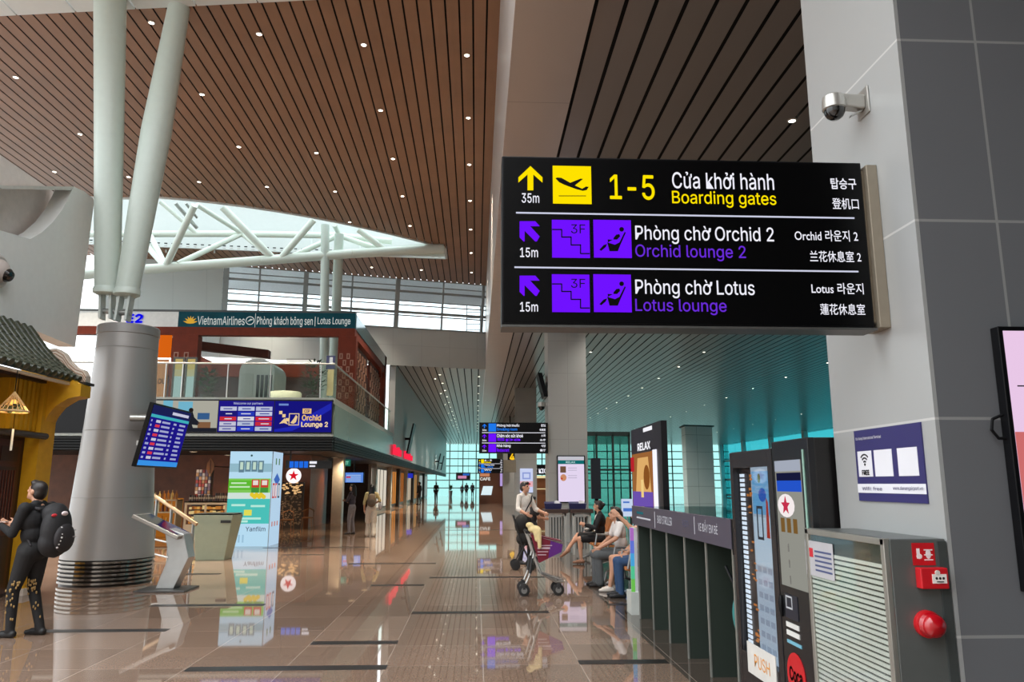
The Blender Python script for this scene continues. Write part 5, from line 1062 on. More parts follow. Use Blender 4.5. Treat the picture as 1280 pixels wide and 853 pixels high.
for j in range(8):
    for i in range(5): mb.mat(M(((200, 196, 205), (120, 100, 130), (176, 140, 110), (90, 96, 130), (150, 60, 60))[rr.randrange(5)], .4)).fbox(front(26.4), A[0] + .02 + i * .1, A[1] + j * .115, A[0] + .1 + i * .1, A[1] + .1 + j * .115, -.05, .02)
mb = mb.build('packages', gr); mb['kind'] = 'stuff'
# warm lamps in the shop ceiling
for i, (x, y) in enumerate(((213, 578.5), (231, 573), (242, 566), (285, 570), (418, 573), (446, 571), (461, 574), (226, 579))):
    q = on_z(x, y, 2.70); d = MB().mat(M('c8c0b4', .4)).lathe((q.x, q.y, 2.725), [(.13, .014), (.13, -.01), (.1, -.014)], 16); d.mat(E_((255, 226, 180), 1.6)).lathe((q.x, q.y, 2.725), [(.1, -.012), (0, -.012)], 16)
    tag(d.build('shop_downlight', loc=(q.x, q.y, 2.72)), 'round warm downlight in the low shop ceiling under the slab', 'lamp', 'warm shop downlights')
for x, y in ((-7.5, 22.5), (-9.5, 25.5), (-7.5, 27.5), (-11, 23), (-5.3, 27), (-5.5, 33), (-8.8, 29)): spot((x, y, 2.7), 220, 2.4, 1, (1, .72, .42), .15)
for y in (47, 54, 60, 67, 74, 82, 90): spot((-5.0, y, 2.7), 1500 if y < 62 else 700, 2.5, 1, (1, .8, .55), .2)
# red lit shop signs and dark screens on the long wall
Fx = facing_right(XL + .03)
for k, (px0, py0, px1, py1, lab) in enumerate(((491, 558, 501, 570, 'taller red lit letter block on the long wall above the louvre'), (505, 566, 515, 575, 'smaller red lit letter row on the long wall farther down'))):
    A = Fx.box(px0, py0, px1, py1); t = thing('shop_sign', lab, 'sign', (XL, A[0], A[1]))
    Wd = A[2] - A[0]; mb = MB().mat(E_((240, 40, 70), 1.1))
    for i in range(4): MB().mat(E_((240, 40, 70), 1.1)).fbox(Fx, A[0] + Wd * i / 4, A[1], A[0] + Wd * (i + .62) / 4, A[3] - (A[3] - A[1]) * (.0, .25, .1, .3)[i], 0, .08).build('lit_letter', t)
for k, (px, py, lab) in enumerate(((507, 548, 'nearest thin dark screen tilted out from the long left wall'), (546, 577, 'farther left of two thin dark screens on the long wall'), (551, 579, 'farthest thin dark screen tilted from the long wall'))):
    q = on_x(px - 2, py, XL); t = thing('wall_screen', lab, 'screen', tuple(q)); h = .75 if k == 0 else .7
    MB().mat(BLK).hexa([(XL + .12, q.y, q.z - h), (XL + .2, q.y, q.z - h), (XL + .2, q.y + 1.2, q.z - h), (XL + .12, q.y + 1.2, q.z - h), (XL + .42, q.y, q.z + h), (XL + .5, q.y, q.z + h), (XL + .5, q.y + 1.2, q.z + h), (XL + .42, q.y + 1.2, q.z + h)]).build('panel', t); MB().mat(BLK).tube((XL, q.y + .6, q.z), (XL + .3, q.y + .6, q.z), .06, n=8).build('bracket', t)
F = front(60); A = F.box(484, 590, 494, 598); t = thing('shop_sign', 'small red square hanging sign below the louvre near the orange shop', 'sign', (A[0], 60, A[1])); MB().mat(E_((235, 30, 60), 1)).fbox(F, *A, -.1, 0).build('lit_box', t); MB().mat(BLK).box((A[0] + A[2]) / 2, (A[0] + A[2]) / 2 + .05, 60.03, 60.08, A[3], 2.75).build('hanger', t); mb = MB().mat(WHT); mb.fbox(F, A[0] + .1, (A[1] + A[3]) / 2 - .05, A[2] - .1, (A[1] + A[3]) / 2 + .05, 0, .01); mb.build('white_bar', t)
F = front(66); A = F.box(501, 592, 516, 598); t = thing('shop_sign', 'blue and orange lit hanging sign below the louvre farther down', 'sign', (A[0], 66, A[1])); mb = MB().mat(E_((40, 50, 190), .9)).fbox(F, *A, -.1, 0); mb.mat(E_((240, 140, 40), 1)).ball(F.p(A[0] + .25, (A[1] + A[3]) / 2, 0), (.2, .02, .16), 10, 6); mb.build('lit_box', t); MB().mat(BLK).box(A[2] - .3, A[2] - .25, 66.03, 66.08, A[3], 2.75).build('hanger', t)
# dark screen and camera dome high on the middle pillar
q = Vector((2.0, 22.9, 4.9)); t = thing('wall_screen', 'thin dark screen seen edge on high on the middle pillar', 'screen', (2.13, 22.9, 4.6))
a, b = on_y(673.5, 466, 22.9), on_y(683, 496, 22.9); MB().mat(BLK).hexa([(b.x - .07, 22.9, b.z), (b.x + .05, 22.9, b.z), (b.x + .05, 23.7, b.z), (b.x - .07, 23.7, b.z), (a.x - .03, 22.9, a.z), (a.x + .1, 22.9, a.z), (a.x + .1, 23.7, a.z), (a.x - .03, 23.7, a.z)]).build('panel', t); MB().mat(BLK).box(a.x + .1, 2.13, 23.2, 23.3, b.z + .1, b.z + .2).build('bracket', t)
q = on_y(677, 508, 23.2); t = thing('security_camera', 'small white dome camera on the side of the middle pillar', 'camera', tuple(q)); MB().mat(CW_).box(q.x, 2.13, 23.15, 23.25, q.z, q.z + .12).build('arm', t); MB().mat(CW_).lathe((q.x, 23.2, q.z), [(0, .14), (.11, .12), (.13, 0), (.1, -.02)], 16).build('dome_housing', t); MB().mat(M('0c0a09', .06)).lathe((q.x, 23.2, q.z), [(.1, -.02), (.08, -.1), (0, -.14)], 16).build('lens_dome', t)
# ------------------------------------------------------------------ people
import numpy as np
def union_mesh(prims, voxel, smooth=3):
    """one continuous surface around a list of tapered limbs and ellipsoids"""
    mb = MB()
    for p in prims:
        if p[0] == 'c':
            _, a, b, r0, r1, z = p; mb.tube(a, b, r0, r1, n=14); mb.ball(a, (r0,) * 3, 14, 9); mb.ball(b, (r1,) * 3, 14, 9)
        else: mb.ball(p[1], p[2], 18, 12, p[3])
    me = bpy.data.meshes.new('form'); me.from_pydata(mb.v, [], mb.f); o = bpy.data.objects.new('form', me); COL.objects.link(o)
    r = o.modifiers.new('r', 'REMESH'); r.mode = 'VOXEL'; r.voxel_size = voxel
    s = o.modifiers.new('s', 'SMOOTH'); s.factor = .5; s.iterations = smooth
    out = bpy.data.meshes.new_from_object(o.evaluated_get(bpy.context.evaluated_depsgraph_get()))
    bpy.data.objects.remove(o); bpy.data.meshes.remove(me); return out
def assign(me, prims, mats):
    n = len(me.polygons); c = np.empty(n * 3, 'f'); me.polygons.foreach_get('center', c); c = c.reshape(-1, 3); best = np.full(n, 1e9); idx = np.zeros(n, 'i'); names = list(mats)
    for p in prims:
        if p[0] == 'c':
            a, b = np.array(p[1]), np.array(p[2]); d = b - a; t = np.clip(((c - a) @ d) / max(1e-9, d @ d), 0, 1); q = np.linalg.norm(c - (a + t[:, None] * d), axis=1) - (p[3] + (p[4] - p[3]) * t); z = p[5]
        else:
            R = np.array(p[3]); l = (c - np.array(p[1])) @ R; r = np.array(p[2]); q = (np.linalg.norm(l / r, axis=1) - 1) * r.min(); z = p[4]
        k = q < best; best[k] = q[k]; idx[k] = names.index(z)
    for m in mats.values(): me.materials.append(m)
    me.polygons.foreach_set('material_index', idx); me.polygons.foreach_set('use_smooth', np.ones(n, bool)); me.update()
I3 = Matrix.Identity(3)
def C_(a, b, r0, r1, z): return ('c', Vector(a), Vector(b), r0, r1, z)
def B_(c, r, z, R=I3): return ('b', Vector(c), r, R, z)
def hand(pr, w, d, n, z, curl=.5):
    """palm, four fingers of different length and a thumb from the side of the palm; d along the forearm, n out of the palm"""
    d = Vector(d).normalized(); n = (Vector(n) - d * Vector(n).dot(d)).normalized(); s = d.cross(n); w = Vector(w)
    R = Matrix((s, n, d)).transposed(); pr.append(B_(w + d * .05, (.042, .017, .055), z, R))
    for k, L in enumerate((.062, .074, .07, .054)):
        b = w + d * .092 + s * (.03 - .02 * k); m = b + (d * cos(curl * .5) + n * sin(curl * .5)) * L * .55; t = m + (d * cos(curl * 1.7) + n * sin(curl * 1.7)) * L * .45
        pr += [C_(b, m, .0098, .009, z), C_(m, t, .009, .008, z)]
    b = w + d * .03 + s * .034; m = b + (s * .7 + d * .6 + n * .35).normalized() * .04; pr += [C_(b, m, .013, .011, z), C_(m, m + (d + n * .5).normalized() * .03, .011, .009, z)]
def person(name, label, loc, rz, J, mats, hair, h=1.7, sleeve=.45, hem=1.0, voxel=.0105, group=None, slim=1., extra=None, clothes=None):
    """J: joints in metres for a figure 1.7 m tall looking along +Y; sleeve, hem: share of arm, leg under cloth"""
    s = h / 1.7; t = thing(name, label, 'person', loc, group); pr = []
    pe, ch, nk, hd = Vector(J['pel']), Vector(J['che']), Vector(J['nck']), Vector(J['hed']); up = (nk - pe).normalized()
    fw = Vector((0, 1, 0)); fw = (fw - up * fw.dot(up)).normalized(); rt = fw.cross(up); R = Matrix((rt, fw, up)).transposed(); w = slim
    pr += [B_(pe, (.165 * w, .125 * w, .135), 'leg', R), B_(pe.lerp(ch, .5) + up * .01, (.148 * w, .115 * w, .15), 'top', R), B_(ch, (.172 * w, .118 * w, .17), 'top', R)]
    sh = nk - up * .05
    pr += [C_(sh - rt * .15 * w, sh + rt * .15 * w, .058, .058, 'top'), C_(nk - up * .03, hd - up * .07, .056, .05, 'skin'), C_(nk - rt * .06 - up * .015, nk + rt * .06 - up * .015, .05, .05, 'top')]
    yw = J.get('yaw', 0); hp = J.get('nod', 0); HR = Matrix.Rotation(yw, 3, 'Z') @ Matrix.Rotation(-hp, 3, 'X')
    def hh(x, y, z): return hd + HR @ Vector((x, y, z))
    pr += [B_(hh(0, -.008, .02), (.074, .094, .093), 'skin', HR), B_(hh(0, .026, -.045), (.056, .066, .07), 'skin', HR), C_(hh(0, .088, .005), hh(0, .106, -.022), .011, .016, 'skin'), B_(hh(0, .075, -.09), (.024, .02, .02), 'skin', HR)]
    for k in (-1, 1): pr += [B_(hh(.076 * k, -.006, -.008), (.012, .022, .032), 'skin', HR), B_(hh(.031 * k, .081, .008), (.012, .007, .006), 'eye', HR), B_(hh(.032 * k, .083, .026), (.017, .005, .004), 'eye', HR)]
    pr.append(B_(hh(0, .088, -.058), (.024, .009, .008), 'lip', HR))
    for k, sd in ((-1, 'L'), (1, 'R')):
        S_ = sh + rt * .175 * w * k; e, wr = Vector(J['elb' + sd]), Vector(J['wri' + sd])
        a = J.get('slv' + sd, sleeve); f = lambda q: S_.lerp(e, q * 2) if q < .5 else e.lerp(wr, q * 2 - 1)
        def seg(p0, p1, r0, r1, q0, q1):
            if a >= q1: pr.append(C_(p0, p1, r0 + .008, r1 + .008, 'top'))
            elif a <= q0: pr.append(C_(p0, p1, r0, r1, 'skin'))
            else:
                m = (a - q0) / (q1 - q0); pm = p0.lerp(p1, m); rm = r0 + (r1 - r0) * m; pr.append(C_(p0, pm, r0 + .01, rm + .014, 'top')); pr.append(C_(pm, p1, rm, r1, 'skin'))
        seg(S_, e, .052 * w, .041, 0, .5); seg(e, wr, .041, .029, .5, 1.)
        hand(pr, wr, J.get('hd' + sd, wr - e), J.get('pn' + sd, (-k, .2, 0)), 'skin', J.get('curl' + sd, .5))
        hp_ = pe + rt * .088 * k - up * .02; kn, an = Vector(J['kne' + sd]), Vector(J['ank' + sd])
        def seg2(p0, p1, r0, r1, q0, q1, z0='leg'):
            if hem >= q1: pr.append(C_(p0, p1, r0 + .01, r1 + J.get('flare', .012), z0))
            elif hem <= q0: pr.append(C_(p0, p1, r0, r1, 'skin'))
            else:
                m = (hem - q0) / (q1 - q0); pm = p0.lerp(p1, m); rm = r0 + (r1 - r0) * m; pr.append(C_(p0, pm, r0 + .012, rm + .016, z0)); pr.append(C_(pm, p1, rm, r1, 'skin'))
        seg2(hp_, kn, .086 * w, .056, 0, .5); cf = kn.lerp(an, .3); seg2(kn, an, .055, .036, .5, 1.)
        if hem < .8: pr.append(B_(cf - fw * .012, (.05, .052, .1), 'skin', Matrix((rt, (an - kn).cross(rt).normalized(), (an - kn).normalized())).transposed()))
        toe = Vector(J.get('toe' + sd, (0, 1, 0))).normalized(); hl = an + Vector((0, 0, -.035)) - toe * .035
        pr += [C_(hl, hl + toe * .13, .042, .036, 'shoe'), C_(hl + toe * .08 - Vector((0, 0, .008)), hl + toe * .2 - Vector((0, 0, .014)), .038, .028, 'shoe'), C_(an, hl + toe * .03, .038, .04, 'shoe' if J.get('boots', True) else 'skin')]
    if extra: pr += extra(rt, fw, up, pe, ch)
    MX = Matrix.Rotation(rz, 4, 'Z') @ Matrix.Scale(s, 4)
    me = union_mesh(pr, voxel / s); assign(me, pr, mats); me.transform(MX)
    b = bpy.data.objects.new('body', me); COL.objects.link(b); b.parent = t
    hs = []
    if hair:
        hs += [B_(hh(0, -.02, .036), (.082, .098, .09), 'hair', HR), B_(hh(0, -.05, -.01), (.078, .07, .085), 'hair', HR), B_(hh(0, .05, .09), (.06, .045, .03), 'hair', HR)]
        if hair[1] == 'long': hs += [C_(hh(0, -.07, 0), hh(0, -.1, -.25), .075, .07, 'hair'), C_(hh(-.05, -.05, 0), hh(-.075, -.06, -.24), .04, .035, 'hair'), C_(hh(.05, -.05, 0), hh(.075, -.06, -.24), .04, .035, 'hair')]
        if hair[1] == 'bun': hs += [B_(hh(0, -.12, .03), (.045, .04, .045), 'hair', HR)]
        m2 = union_mesh(hs, max(voxel, .014) / s, 2); assign(m2, hs, {'hair': M(hair[0], .45, noise=.2, scale=30)}); m2.transform(MX); o = bpy.data.objects.new('hair', m2); COL.objects.link(o); o.parent = t
    t['category'] = 'person'
    def W(p): return Vector(loc) + (MX @ Vector(p).to_4d()).to_3d()
    return t, W
SKIN = M((196, 146, 118), .5, noise=.03); EYE_ = M((40, 28, 24), .4); LIP = M((168, 96, 86), .5)
def outfit(top, leg, shoe, skin=None):
    return {'skin': skin or SKIN, 'top': M(top, .8, noise=.08, scale=20), 'leg': M(leg, .8, noise=.1, scale=20), 'shoe': M(shoe, .5), 'eye': EYE_, 'lip': LIP}
def stand(step=0., **k):
    J = dict(pel=(0, 0, .93), che=(0, .0, 1.27), nck=(0, -.005, 1.45), hed=(0, .015, 1.595), elbL=(-.235, -.02, 1.12), wriL=(-.23, .06, .88), elbR=(.235, -.02, 1.12), wriR=(.23, .06, .88),
             kneL=(-.095, .03 + step * .25, .5), ankL=(-.1, step * .28, .075), kneR=(.095, .03 - step * .02, .5), ankR=(.1, -step * .3, .075)); J.update(k); return J
def sit(**k):
    J = dict(pel=(0, 0, .55), che=(0, -.04, .9), nck=(0, -.03, 1.07), hed=(0, .0, 1.215), elbL=(-.23, .0, .78), wriL=(-.13, .24, .66), elbR=(.23, 0, .78), wriR=(.13, .24, .66),
             kneL=(-.11, .44, .52), ankL=(-.11, .42, .075), kneR=(.11, .44, .52), ankR=(.11, .42, .075)); J.update(k); return J

# the man with the backpack on the left
q = on_z(30, 796); q.z = 0
J = stand(.35, elbL=(-.22, .1, 1.12), wriL=(-.1, .36, 1.2), elbR=(.22, .1, 1.12), wriR=(.08, .36, 1.2), hdL=(.2, .9, .25), hdR=(-.2, .9, .25), pnL=(.6, 0, .8), pnR=(-.6, 0, .8), nod=-.25, hed=(0, .04, 1.585))
pa, W = person('person', 'person in black with patterned trousers and backpack standing before the yellow facade looking at phone', tuple(q), radians(78), J, outfit((17, 16, 18), (20, 18, 18), (14, 12, 12)), ((30, 20, 16), 'short'), 1.68, 1.0, voxel=.0095, slim=1.15)
rr = random.Random(12); mb = MB().mat(M((150, 120, 70), .7))
for kx, base in (('kneL', 'ankL'), ('kneR', 'ankR')):
    for i in range(26):
        u = rr.uniform(-.5, .72); a, b = W(J[kx]), W(J[base]); c = a.lerp(b, u) if u > 0 else a.lerp(W(J['pel']), -u * .5)
        d = Vector((rr.uniform(-.4, 1), -1, 0)).normalized(); r_ = .082 - .02 * max(u, 0) + (.012 if u < 0 else 0); p = c + d * r_; mb.ball(p, (.010, .008, .016), 6, 4)
pt = mb.build('trouser_pattern', pa); pt['kind'] = 'stuff'
ph = thing('phone', 'pale phone held in front of the person with the backpack', 'phone', tuple(W((0, .47, 1.235)))); p = W((0, .465, 1.24)); MB().mat(M('d8c0b4', .3)).box(p.x - .07, p.x + .07, p.y - .036, p.y + .036, p.z - .006, p.z + .004).build('body', ph); MB().mat(M('101012', .1)).box(p.x - .065, p.x + .065, p.y - .032, p.y + .032, p.z + .004, p.z + .006).build('display', ph)
def backpack(label, W, mats, w=.16, hgt=.5, zc=1.2, dep=.2, patches=True):
    c = W((0, -.13, zc)); t = thing('backpack', label, 'bag', tuple(c)); 
    X = (W((1, 0, 0)) - W((0, 0, 0))).normalized(); Yv = (W((0, 1, 0)) - W((0, 0, 0))).normalized(); R = Matrix((X, Yv, Vector((0, 0, 1)))).transposed()
    def sub(prims, nm, mat, vx=.014, par=t):
        me = union_mesh(prims, vx, 3); assign(me, prims, {'a': mat}); me.transform(Matrix.Translation(-c)); o = bpy.data.objects.new(nm, me); COL.objects.link(o); o.parent = par; LOC[o.name] = c; return o
    def at(x, y, z): return W((x, -.13 - y, zc + z))
    sub([B_(at(0, dep * .55, -.02), (w, dep * .55, hgt * .5), 'a', R), B_(at(0, dep * .5, -hgt * .25), (w * 1.02, dep * .55, hgt * .28), 'a', R), B_(at(0, dep * .4, hgt * .28), (w * .85, dep * .45, hgt * .2), 'a', R)], 'main_bag', mats[0])
    sub([B_(at(0, dep * 1.02, -hgt * .17), (w * .78, dep * .26, hgt * .27), 'a', R)], 'front_pocket', mats[1])
    for k in (-1, 1): sub([C_(at(k * .1, -.02, hgt * .36), at(k * .12, -.2, hgt * .42), .022, .024, 'a'), C_(at(k * .12, -.2, hgt * .42), at(k * .13, -.24, hgt * .12), .024, .022, 'a'), C_(at(k * .13, -.24, hgt * .12), at(k * .14, -.05, -hgt * .3), .02, .014, 'a')], 'shoulder_strap', mats[1])
    if patches:
        rr = random.Random(3); mb = MB().mat(M((190, 186, 184), .7))
        for i in range(7):
            for j in range(5 + i % 2): p = at(-.11 + j * .042 + i * .006, dep * (1.2 - .04 * abs(i - 3)), -.2 + i * .036); mb.ball(p + Vector((.0, -.005, 0)), (.014, .012, .011), 6, 4)
        for i in range(9): p = at(-w * (.80 + .05 * (i % 2)), dep * (.45 + .06 * (i % 5)), -.13 + i * .03); mb.ball(p, (.02, .012, .010), 6, 4)
        o = mb.build('pale_print', t); o['kind'] = 'stuff'
        sub([B_(at(-.02, dep * .98, hgt * .28), (.05, .02, .028), 'a', R)], 'white_tag', M((225, 205, 205), .6), .008); sub([B_(at(-.12, dep * .8, hgt * .25), (.05, .02, .02), 'a', R)], 'red_tag', M((190, 40, 50), .6), .008)
    return t
backpack('bulky black backpack with pale and red print on the back of the person in black', W, (M((24, 22, 24), .7), M((34, 30, 32), .7)), .19, .6, 1.17, .24)

# two people walking past the coffee shop
q = on_z(439, 668)
person('person', 'long haired person in dark top with folded arms, left of two walkers', tuple(q), radians(70), stand(.1, elbL=(-.22, .08, 1.15), wriL=(.02, .22, 1.12), elbR=(.22, .08, 1.15), wriR=(-.02, .24, 1.15)), outfit((66, 62, 74), (128, 124, 130), (60, 56, 56)), ((20, 16, 16), 'long'), 1.62, .9, voxel=.013, slim=.92)
q = on_z(463, 671)
t, W = person('person', 'person in beige shirt and white trousers with brown backpack, right of two walkers', tuple(q), radians(8), stand(.55, elbR=(.28, .02, 1.17), wriR=(.2, .2, 1.12), flare=.05), outfit((196, 180, 130), (206, 192, 174), (220, 214, 206)), ((24, 18, 16), 'long'), 1.62, .6, voxel=.013, slim=.95)
backpack('brown grey backpack on the person in beige shirt', W, (M((110, 92, 74), .8), M((90, 76, 62), .8)), .14, .42, 1.2, .16, False)
hb = W((.3, .1, 1.0)); t = thing('shoulder_bag', 'grey white handbag on the arm of the person in beige shirt', 'bag', tuple(hb)); MB().mat(M((170, 166, 168), .7)).ball(hb, (.07, .13, .14), 14, 9).build('pouch', t); MB().mat(M((120, 110, 105), .7)).path([hb + Vector((0, -.08, .1)), hb + Vector((-.02, 0, .2)), hb + Vector((0, .08, .1))], .012, 6).build('strap', t)

# standing man in the white shirt, child behind him, stroller
q = on_y(656, 690, 16.6); q.z = 0
t, W = person('person', 'person in white shirt with dark cross strap standing behind the black stroller', tuple(q), radians(-145), stand(.1, elbR=(.25, .08, 1.14), wriR=(.2, .3, 1.05), elbL=(-.25, .06, 1.13), wriL=(-.3, .28, 1.06), yaw=.35), outfit((214, 208, 200), (24, 22, 24), (20, 18, 18)), ((32, 24, 20), 'short'), 1.68, .62, voxel=.0115, slim=.86)
st = thing('cross_strap', 'thin dark strap across the chest of the person in white shirt', 'strap', tuple(W((0, .12, 1.3)))); MB().mat(BLK).path([W((-.13, .09, 1.42)), W((-.07, .135, 1.3)), W((.03, .14, 1.18)), W((.13, .125, 1.02))], .012, 6).build('webbing', st)
q = on_y(666, 690, 17.6); q.z = 0
person('person', 'smaller dark haired person in black behind the white shirted person', tuple(q), radians(-70), stand(.1, elbL=(-.2, .12, 1.14), wriL=(-.1, .36, 1.1), elbR=(.2, .12, 1.14), wriR=(.1, .36, 1.1)), outfit((30, 26, 28), (26, 24, 26), (20, 18, 18)), ((22, 16, 14), 'short'), 1.36, .3, voxel=.0115)
q = on_y(652, 700, 15.6); q.z = 0
sr = thing('stroller', 'black folded-hood baby stroller in front of the white shirted person', 'stroller', tuple(q)); CL = M((22, 20, 20), .8, noise=.2)
def stroller_canopy():
    pr = [B_(q + Vector((.0, 0, .86)), (.14, .2, .2), 'a'), B_(q + Vector((.04, 0, .58)), (.15, .19, .14), 'a'), B_(q + Vector((.16, 0, .5)), (.08, .18, .06), 'a')]
    me = union_mesh(pr, .018, 3); assign(me, pr, {'a': CL}); me.transform(Matrix.Translation(-q)); o = bpy.data.objects.new('canopy_seat', me); COL.objects.link(o); o.parent = sr
stroller_canopy()
for y in (-.2, .2):
    MB().mat(M('2a2a2c', .4, .4)).path([q + Vector((-.16, y, 1.02)), q + Vector((-.02, y, .52)), q + Vector((.18, y, .1))], .013).build('frame_side', sr); MB().mat(M('2a2a2c', .4, .4)).path([q + Vector((.06, y, .5)), q + Vector((-.13, y, .1))], .013).build('rear_leg', sr)
    for x in (-.13, .18):
        MB().mat(M('151515', .6)).lathe(q + Vector((x, y - .015, .09)), [(0, 0), (.06, 0), (.09, .006), (.09, .028), (.06, .034), (0, .034)], 20, (0, 1, 0)).build('wheel', sr)
MB().mat(BLK).tube(q + Vector((-.16, -.2, 1.02)), q + Vector((-.16, .2, 1.02)), .018).build('handle', sr)

# luggage trolley
tq = on_z(677, 743); tq.z = 0
lt = thing('luggage_trolley', 'silver airport luggage trolley with maroon purple advertising panel in the middle of the floor', 'trolley', tuple(tq))
CH = M((176, 174, 170), .28, .8); T = lambda x, y, z: tq + Vector((x, y, z))
for y in (-.24, .24):
    MB().mat(CH).path([T(-.24, y, .93), T(-.21, y, .86), T(-.13, y, .62), T(-.2, y, .3), T(-.28, y, .12)], .017).build('upright', lt)
    MB().mat(CH).path([T(-.14, y, .62), T(-.02, y, .32), T(.2, y * .8, .2), T(.33, y * .6, .2)], .015).build('base_rail', lt)
    MB().mat(M('222222', .5)).path([T(-.16, y, .55), T(-.19, y, .33)], .024).build('brake_grip', lt)
for x, y in ((-.28, -.24), (-.28, .24), (.24, -.17), (.24, .17)):
    w_ = MB().mat(M('1a1a1a', .55)).lathe(T(x, y - .02, .085), [(0, 0), (.05, 0), (.085, .006), (.085, .034), (.05, .04), (0, .04)], 24, (0, 1, 0)).build('wheel', lt); MB().mat(M('8a8a88', .4, .5)).lathe(T(x, y - .024, .085), [(0, 0), (.045, 0), (.045, .006), (0, .006)], 16, (0, 1, 0)).build('hub', w_)
    MB().mat(M('2c2c2c', .5)).box(T(x, y, 0).x - .02, T(x, y, 0).x + .02, tq.y + y - .035, tq.y + y + .035, .1, .19).build('caster_fork', lt)
MB().mat(M('1c1c1e', .5)).tube(T(-.24, -.26, .93), T(-.24, .26, .93), .024).build('handle_bar', lt)
for z in (.26, .23): MB().mat(CH).tube(T(.05 + (.26 - z) * 5, -.2, z), T(.05 + (.26 - z) * 5, .2, z), .012).build('cross_bar', lt)
MB().mat(M((140, 138, 136), .4, .5)).hexa([T(-.05, -.18, .33), T(.3, -.13, .2), T(.3, .13, .2), T(-.05, .18, .33), T(-.05, -.18, .345), T(.3, -.13, .215), T(.3, .13, .215), T(-.05, .18, .345)]).build('platform', lt)
Ft = Frame(T(-.16, -.27, .48), (1, 0, 0)); mb = MB().mat(M((116, 24, 44), .4, noise=.1)); mb.poly(Ft, [(-.02, .42), (.46, .27), (.44, .16), (.1, .0)], -.02, .0); mb.mat(M((92, 34, 120), .4)); mb.poly(Ft, [(.28, .325), (.46, .27), (.44, .16), (.24, .066)], 0, .003)
ad = mb.build('advertising_panel', lt); mb = MB().mat(M((206, 180, 190), .5)); [mb.fbox(Ft, .08, .25 - i * .045, .3 - i * .03, .262 - i * .045 + (.014 if i == 1 else 0), .003, .005) for i in range(4)]; mb.build('print_lines', ad)
MB().mat(M((110, 24, 44), .45)).hexa([T(-.16, -.24, .88), T(.3, -.2, .78), T(.3, .2, .78), T(-.16, .24, .88), T(-.16, -.24, .895), T(.3, -.2, .795), T(.3, .2, .795), T(-.16, .24, .895)]) .build('basket_lid', lt)
MB().mat(CH).path([T(-.2, -.25, .87), T(.32, -.2, .77), T(.32, .2, .77), T(-.2, .25, .87)], .012).build('basket_rim', lt)
def jacket():
    c = T(-.12, -.2, .92); pr = [B_(c + Vector((.0, .0, .05)), (.1, .12, .06), 'a'), C_(c + Vector((.06, -.09, .04)), c + Vector((.07, -.11, -.2)), .04, .03, 'a'), C_(c + Vector((.0, -.09, .04)), c + Vector((.02, -.11, -.1)), .035, .025, 'a'), B_(c + Vector((-.07, .02, .11)), (.06, .09, .045), 'a')]
    t = thing('cream_jacket', 'cream yellow jacket draped over the luggage trolley basket', 'jacket', tuple(c)); me = union_mesh(pr, .012, 2); assign(me, pr, {'a': M((226, 204, 150), .85, noise=.12, scale=14)}); me.transform(Matrix.Translation(-c)); o = bpy.data.objects.new('cloth', me); COL.objects.link(o); o.parent = t
jacket()

# beam seating
def bench(label, y0, n, X=2.5):
    t = thing('beam_seating', label, 'seating', (X, y0 + n * .31, 0)); LE = M((176, 112, 62), .5, noise=.08, scale=8); SM = M((150, 150, 150), .3, .8)
    for i in range(n):
        a, b = y0 + i * .62 + .03, y0 + (i + 1) * .62 - .03
        MB().mat(LE).hexa([(X - .27, a, .40), (X + .2, a, .37), (X + .2, b, .37), (X - .27, b, .40), (X - .27, a, .455), (X + .2, a, .425), (X + .2, b, .425), (X - .27, b, .455)]).build('seat', t, bevel=.015)
        MB().mat(LE).hexa([(X + .18, a, .46), (X + .22, a, .45), (X + .22, b, .45), (X + .18, b, .46), (X + .31, a, .92), (X + .35, a, .91), (X + .35, b, .91), (X + .31, b, .92)]).build('backrest', t, bevel=.012)
    for i in range(n + 1):
        y = y0 + i * .62; MB().mat(SM).path([(X + .2, y, .4), (X + .14, y, .63), (X - .2, y, .64), (X - .24, y, .43)], .016).build('armrest', t)
    MB().mat(SM).box(X - .06, X + .02, y0 - .05, y0 + n * .62 + .05, .3, .36).build('beam', t, bevel=.005)
    for y in (y0 + .25, y0 + n * .62 - .25):
        MB().mat(SM).path([(X - .3, y, .03), (X - .05, y, .12), (X - .02, y, .33)], .024).build('leg', t); MB().mat(SM).path([(X + .3, y, .03), (X + .02, y, .12), (X - .02, y, .3)], .024).build('leg', t)
    return t
bench('three seat tan leather bench on steel beam with the three seated friends', 11.5, 3, 2.46)
bench('farther tan leather bench on steel beam under the person in the black dress', 15.95, 3, 2.66)
# person in the black dress
q = Vector((2.6, 16.6, 0))
J = sit(kneL=(-.09, .43, .52), ankL=(-.1, .4, .09), kneR=(.02, .45, .60), ankR=(-.09, .7, .30), toeR=(-.1, .8, -.5), elbR=(.25, .05, .77), wriR=(.1, .24, .64), elbL=(-.24, .1, .76), wriL=(-.12, .3, .82), yaw=-.45, boots=False, pel=(0, -.02, .55))
def skirt(rt, fw, up, pe, ch): return [C_(pe + fw * .05, pe + fw * .4 + Vector((0, 0, .0)), .125, .105, 'leg'), C_(ch + fw * .085 + up * .1, ch + fw * .105 + up * .03, .03, .022, 'white')]
o = outfit((16, 16, 19), (14, 14, 17), (150, 105, 80)); o['white'] = M((225, 222, 218), .7)
person('person', 'person in black dress with legs crossed sitting on the farther tan bench', tuple(q), radians(90), J, o, ((28, 20, 18), 'bun'), 1.66, .95, .42, extra=skirt)
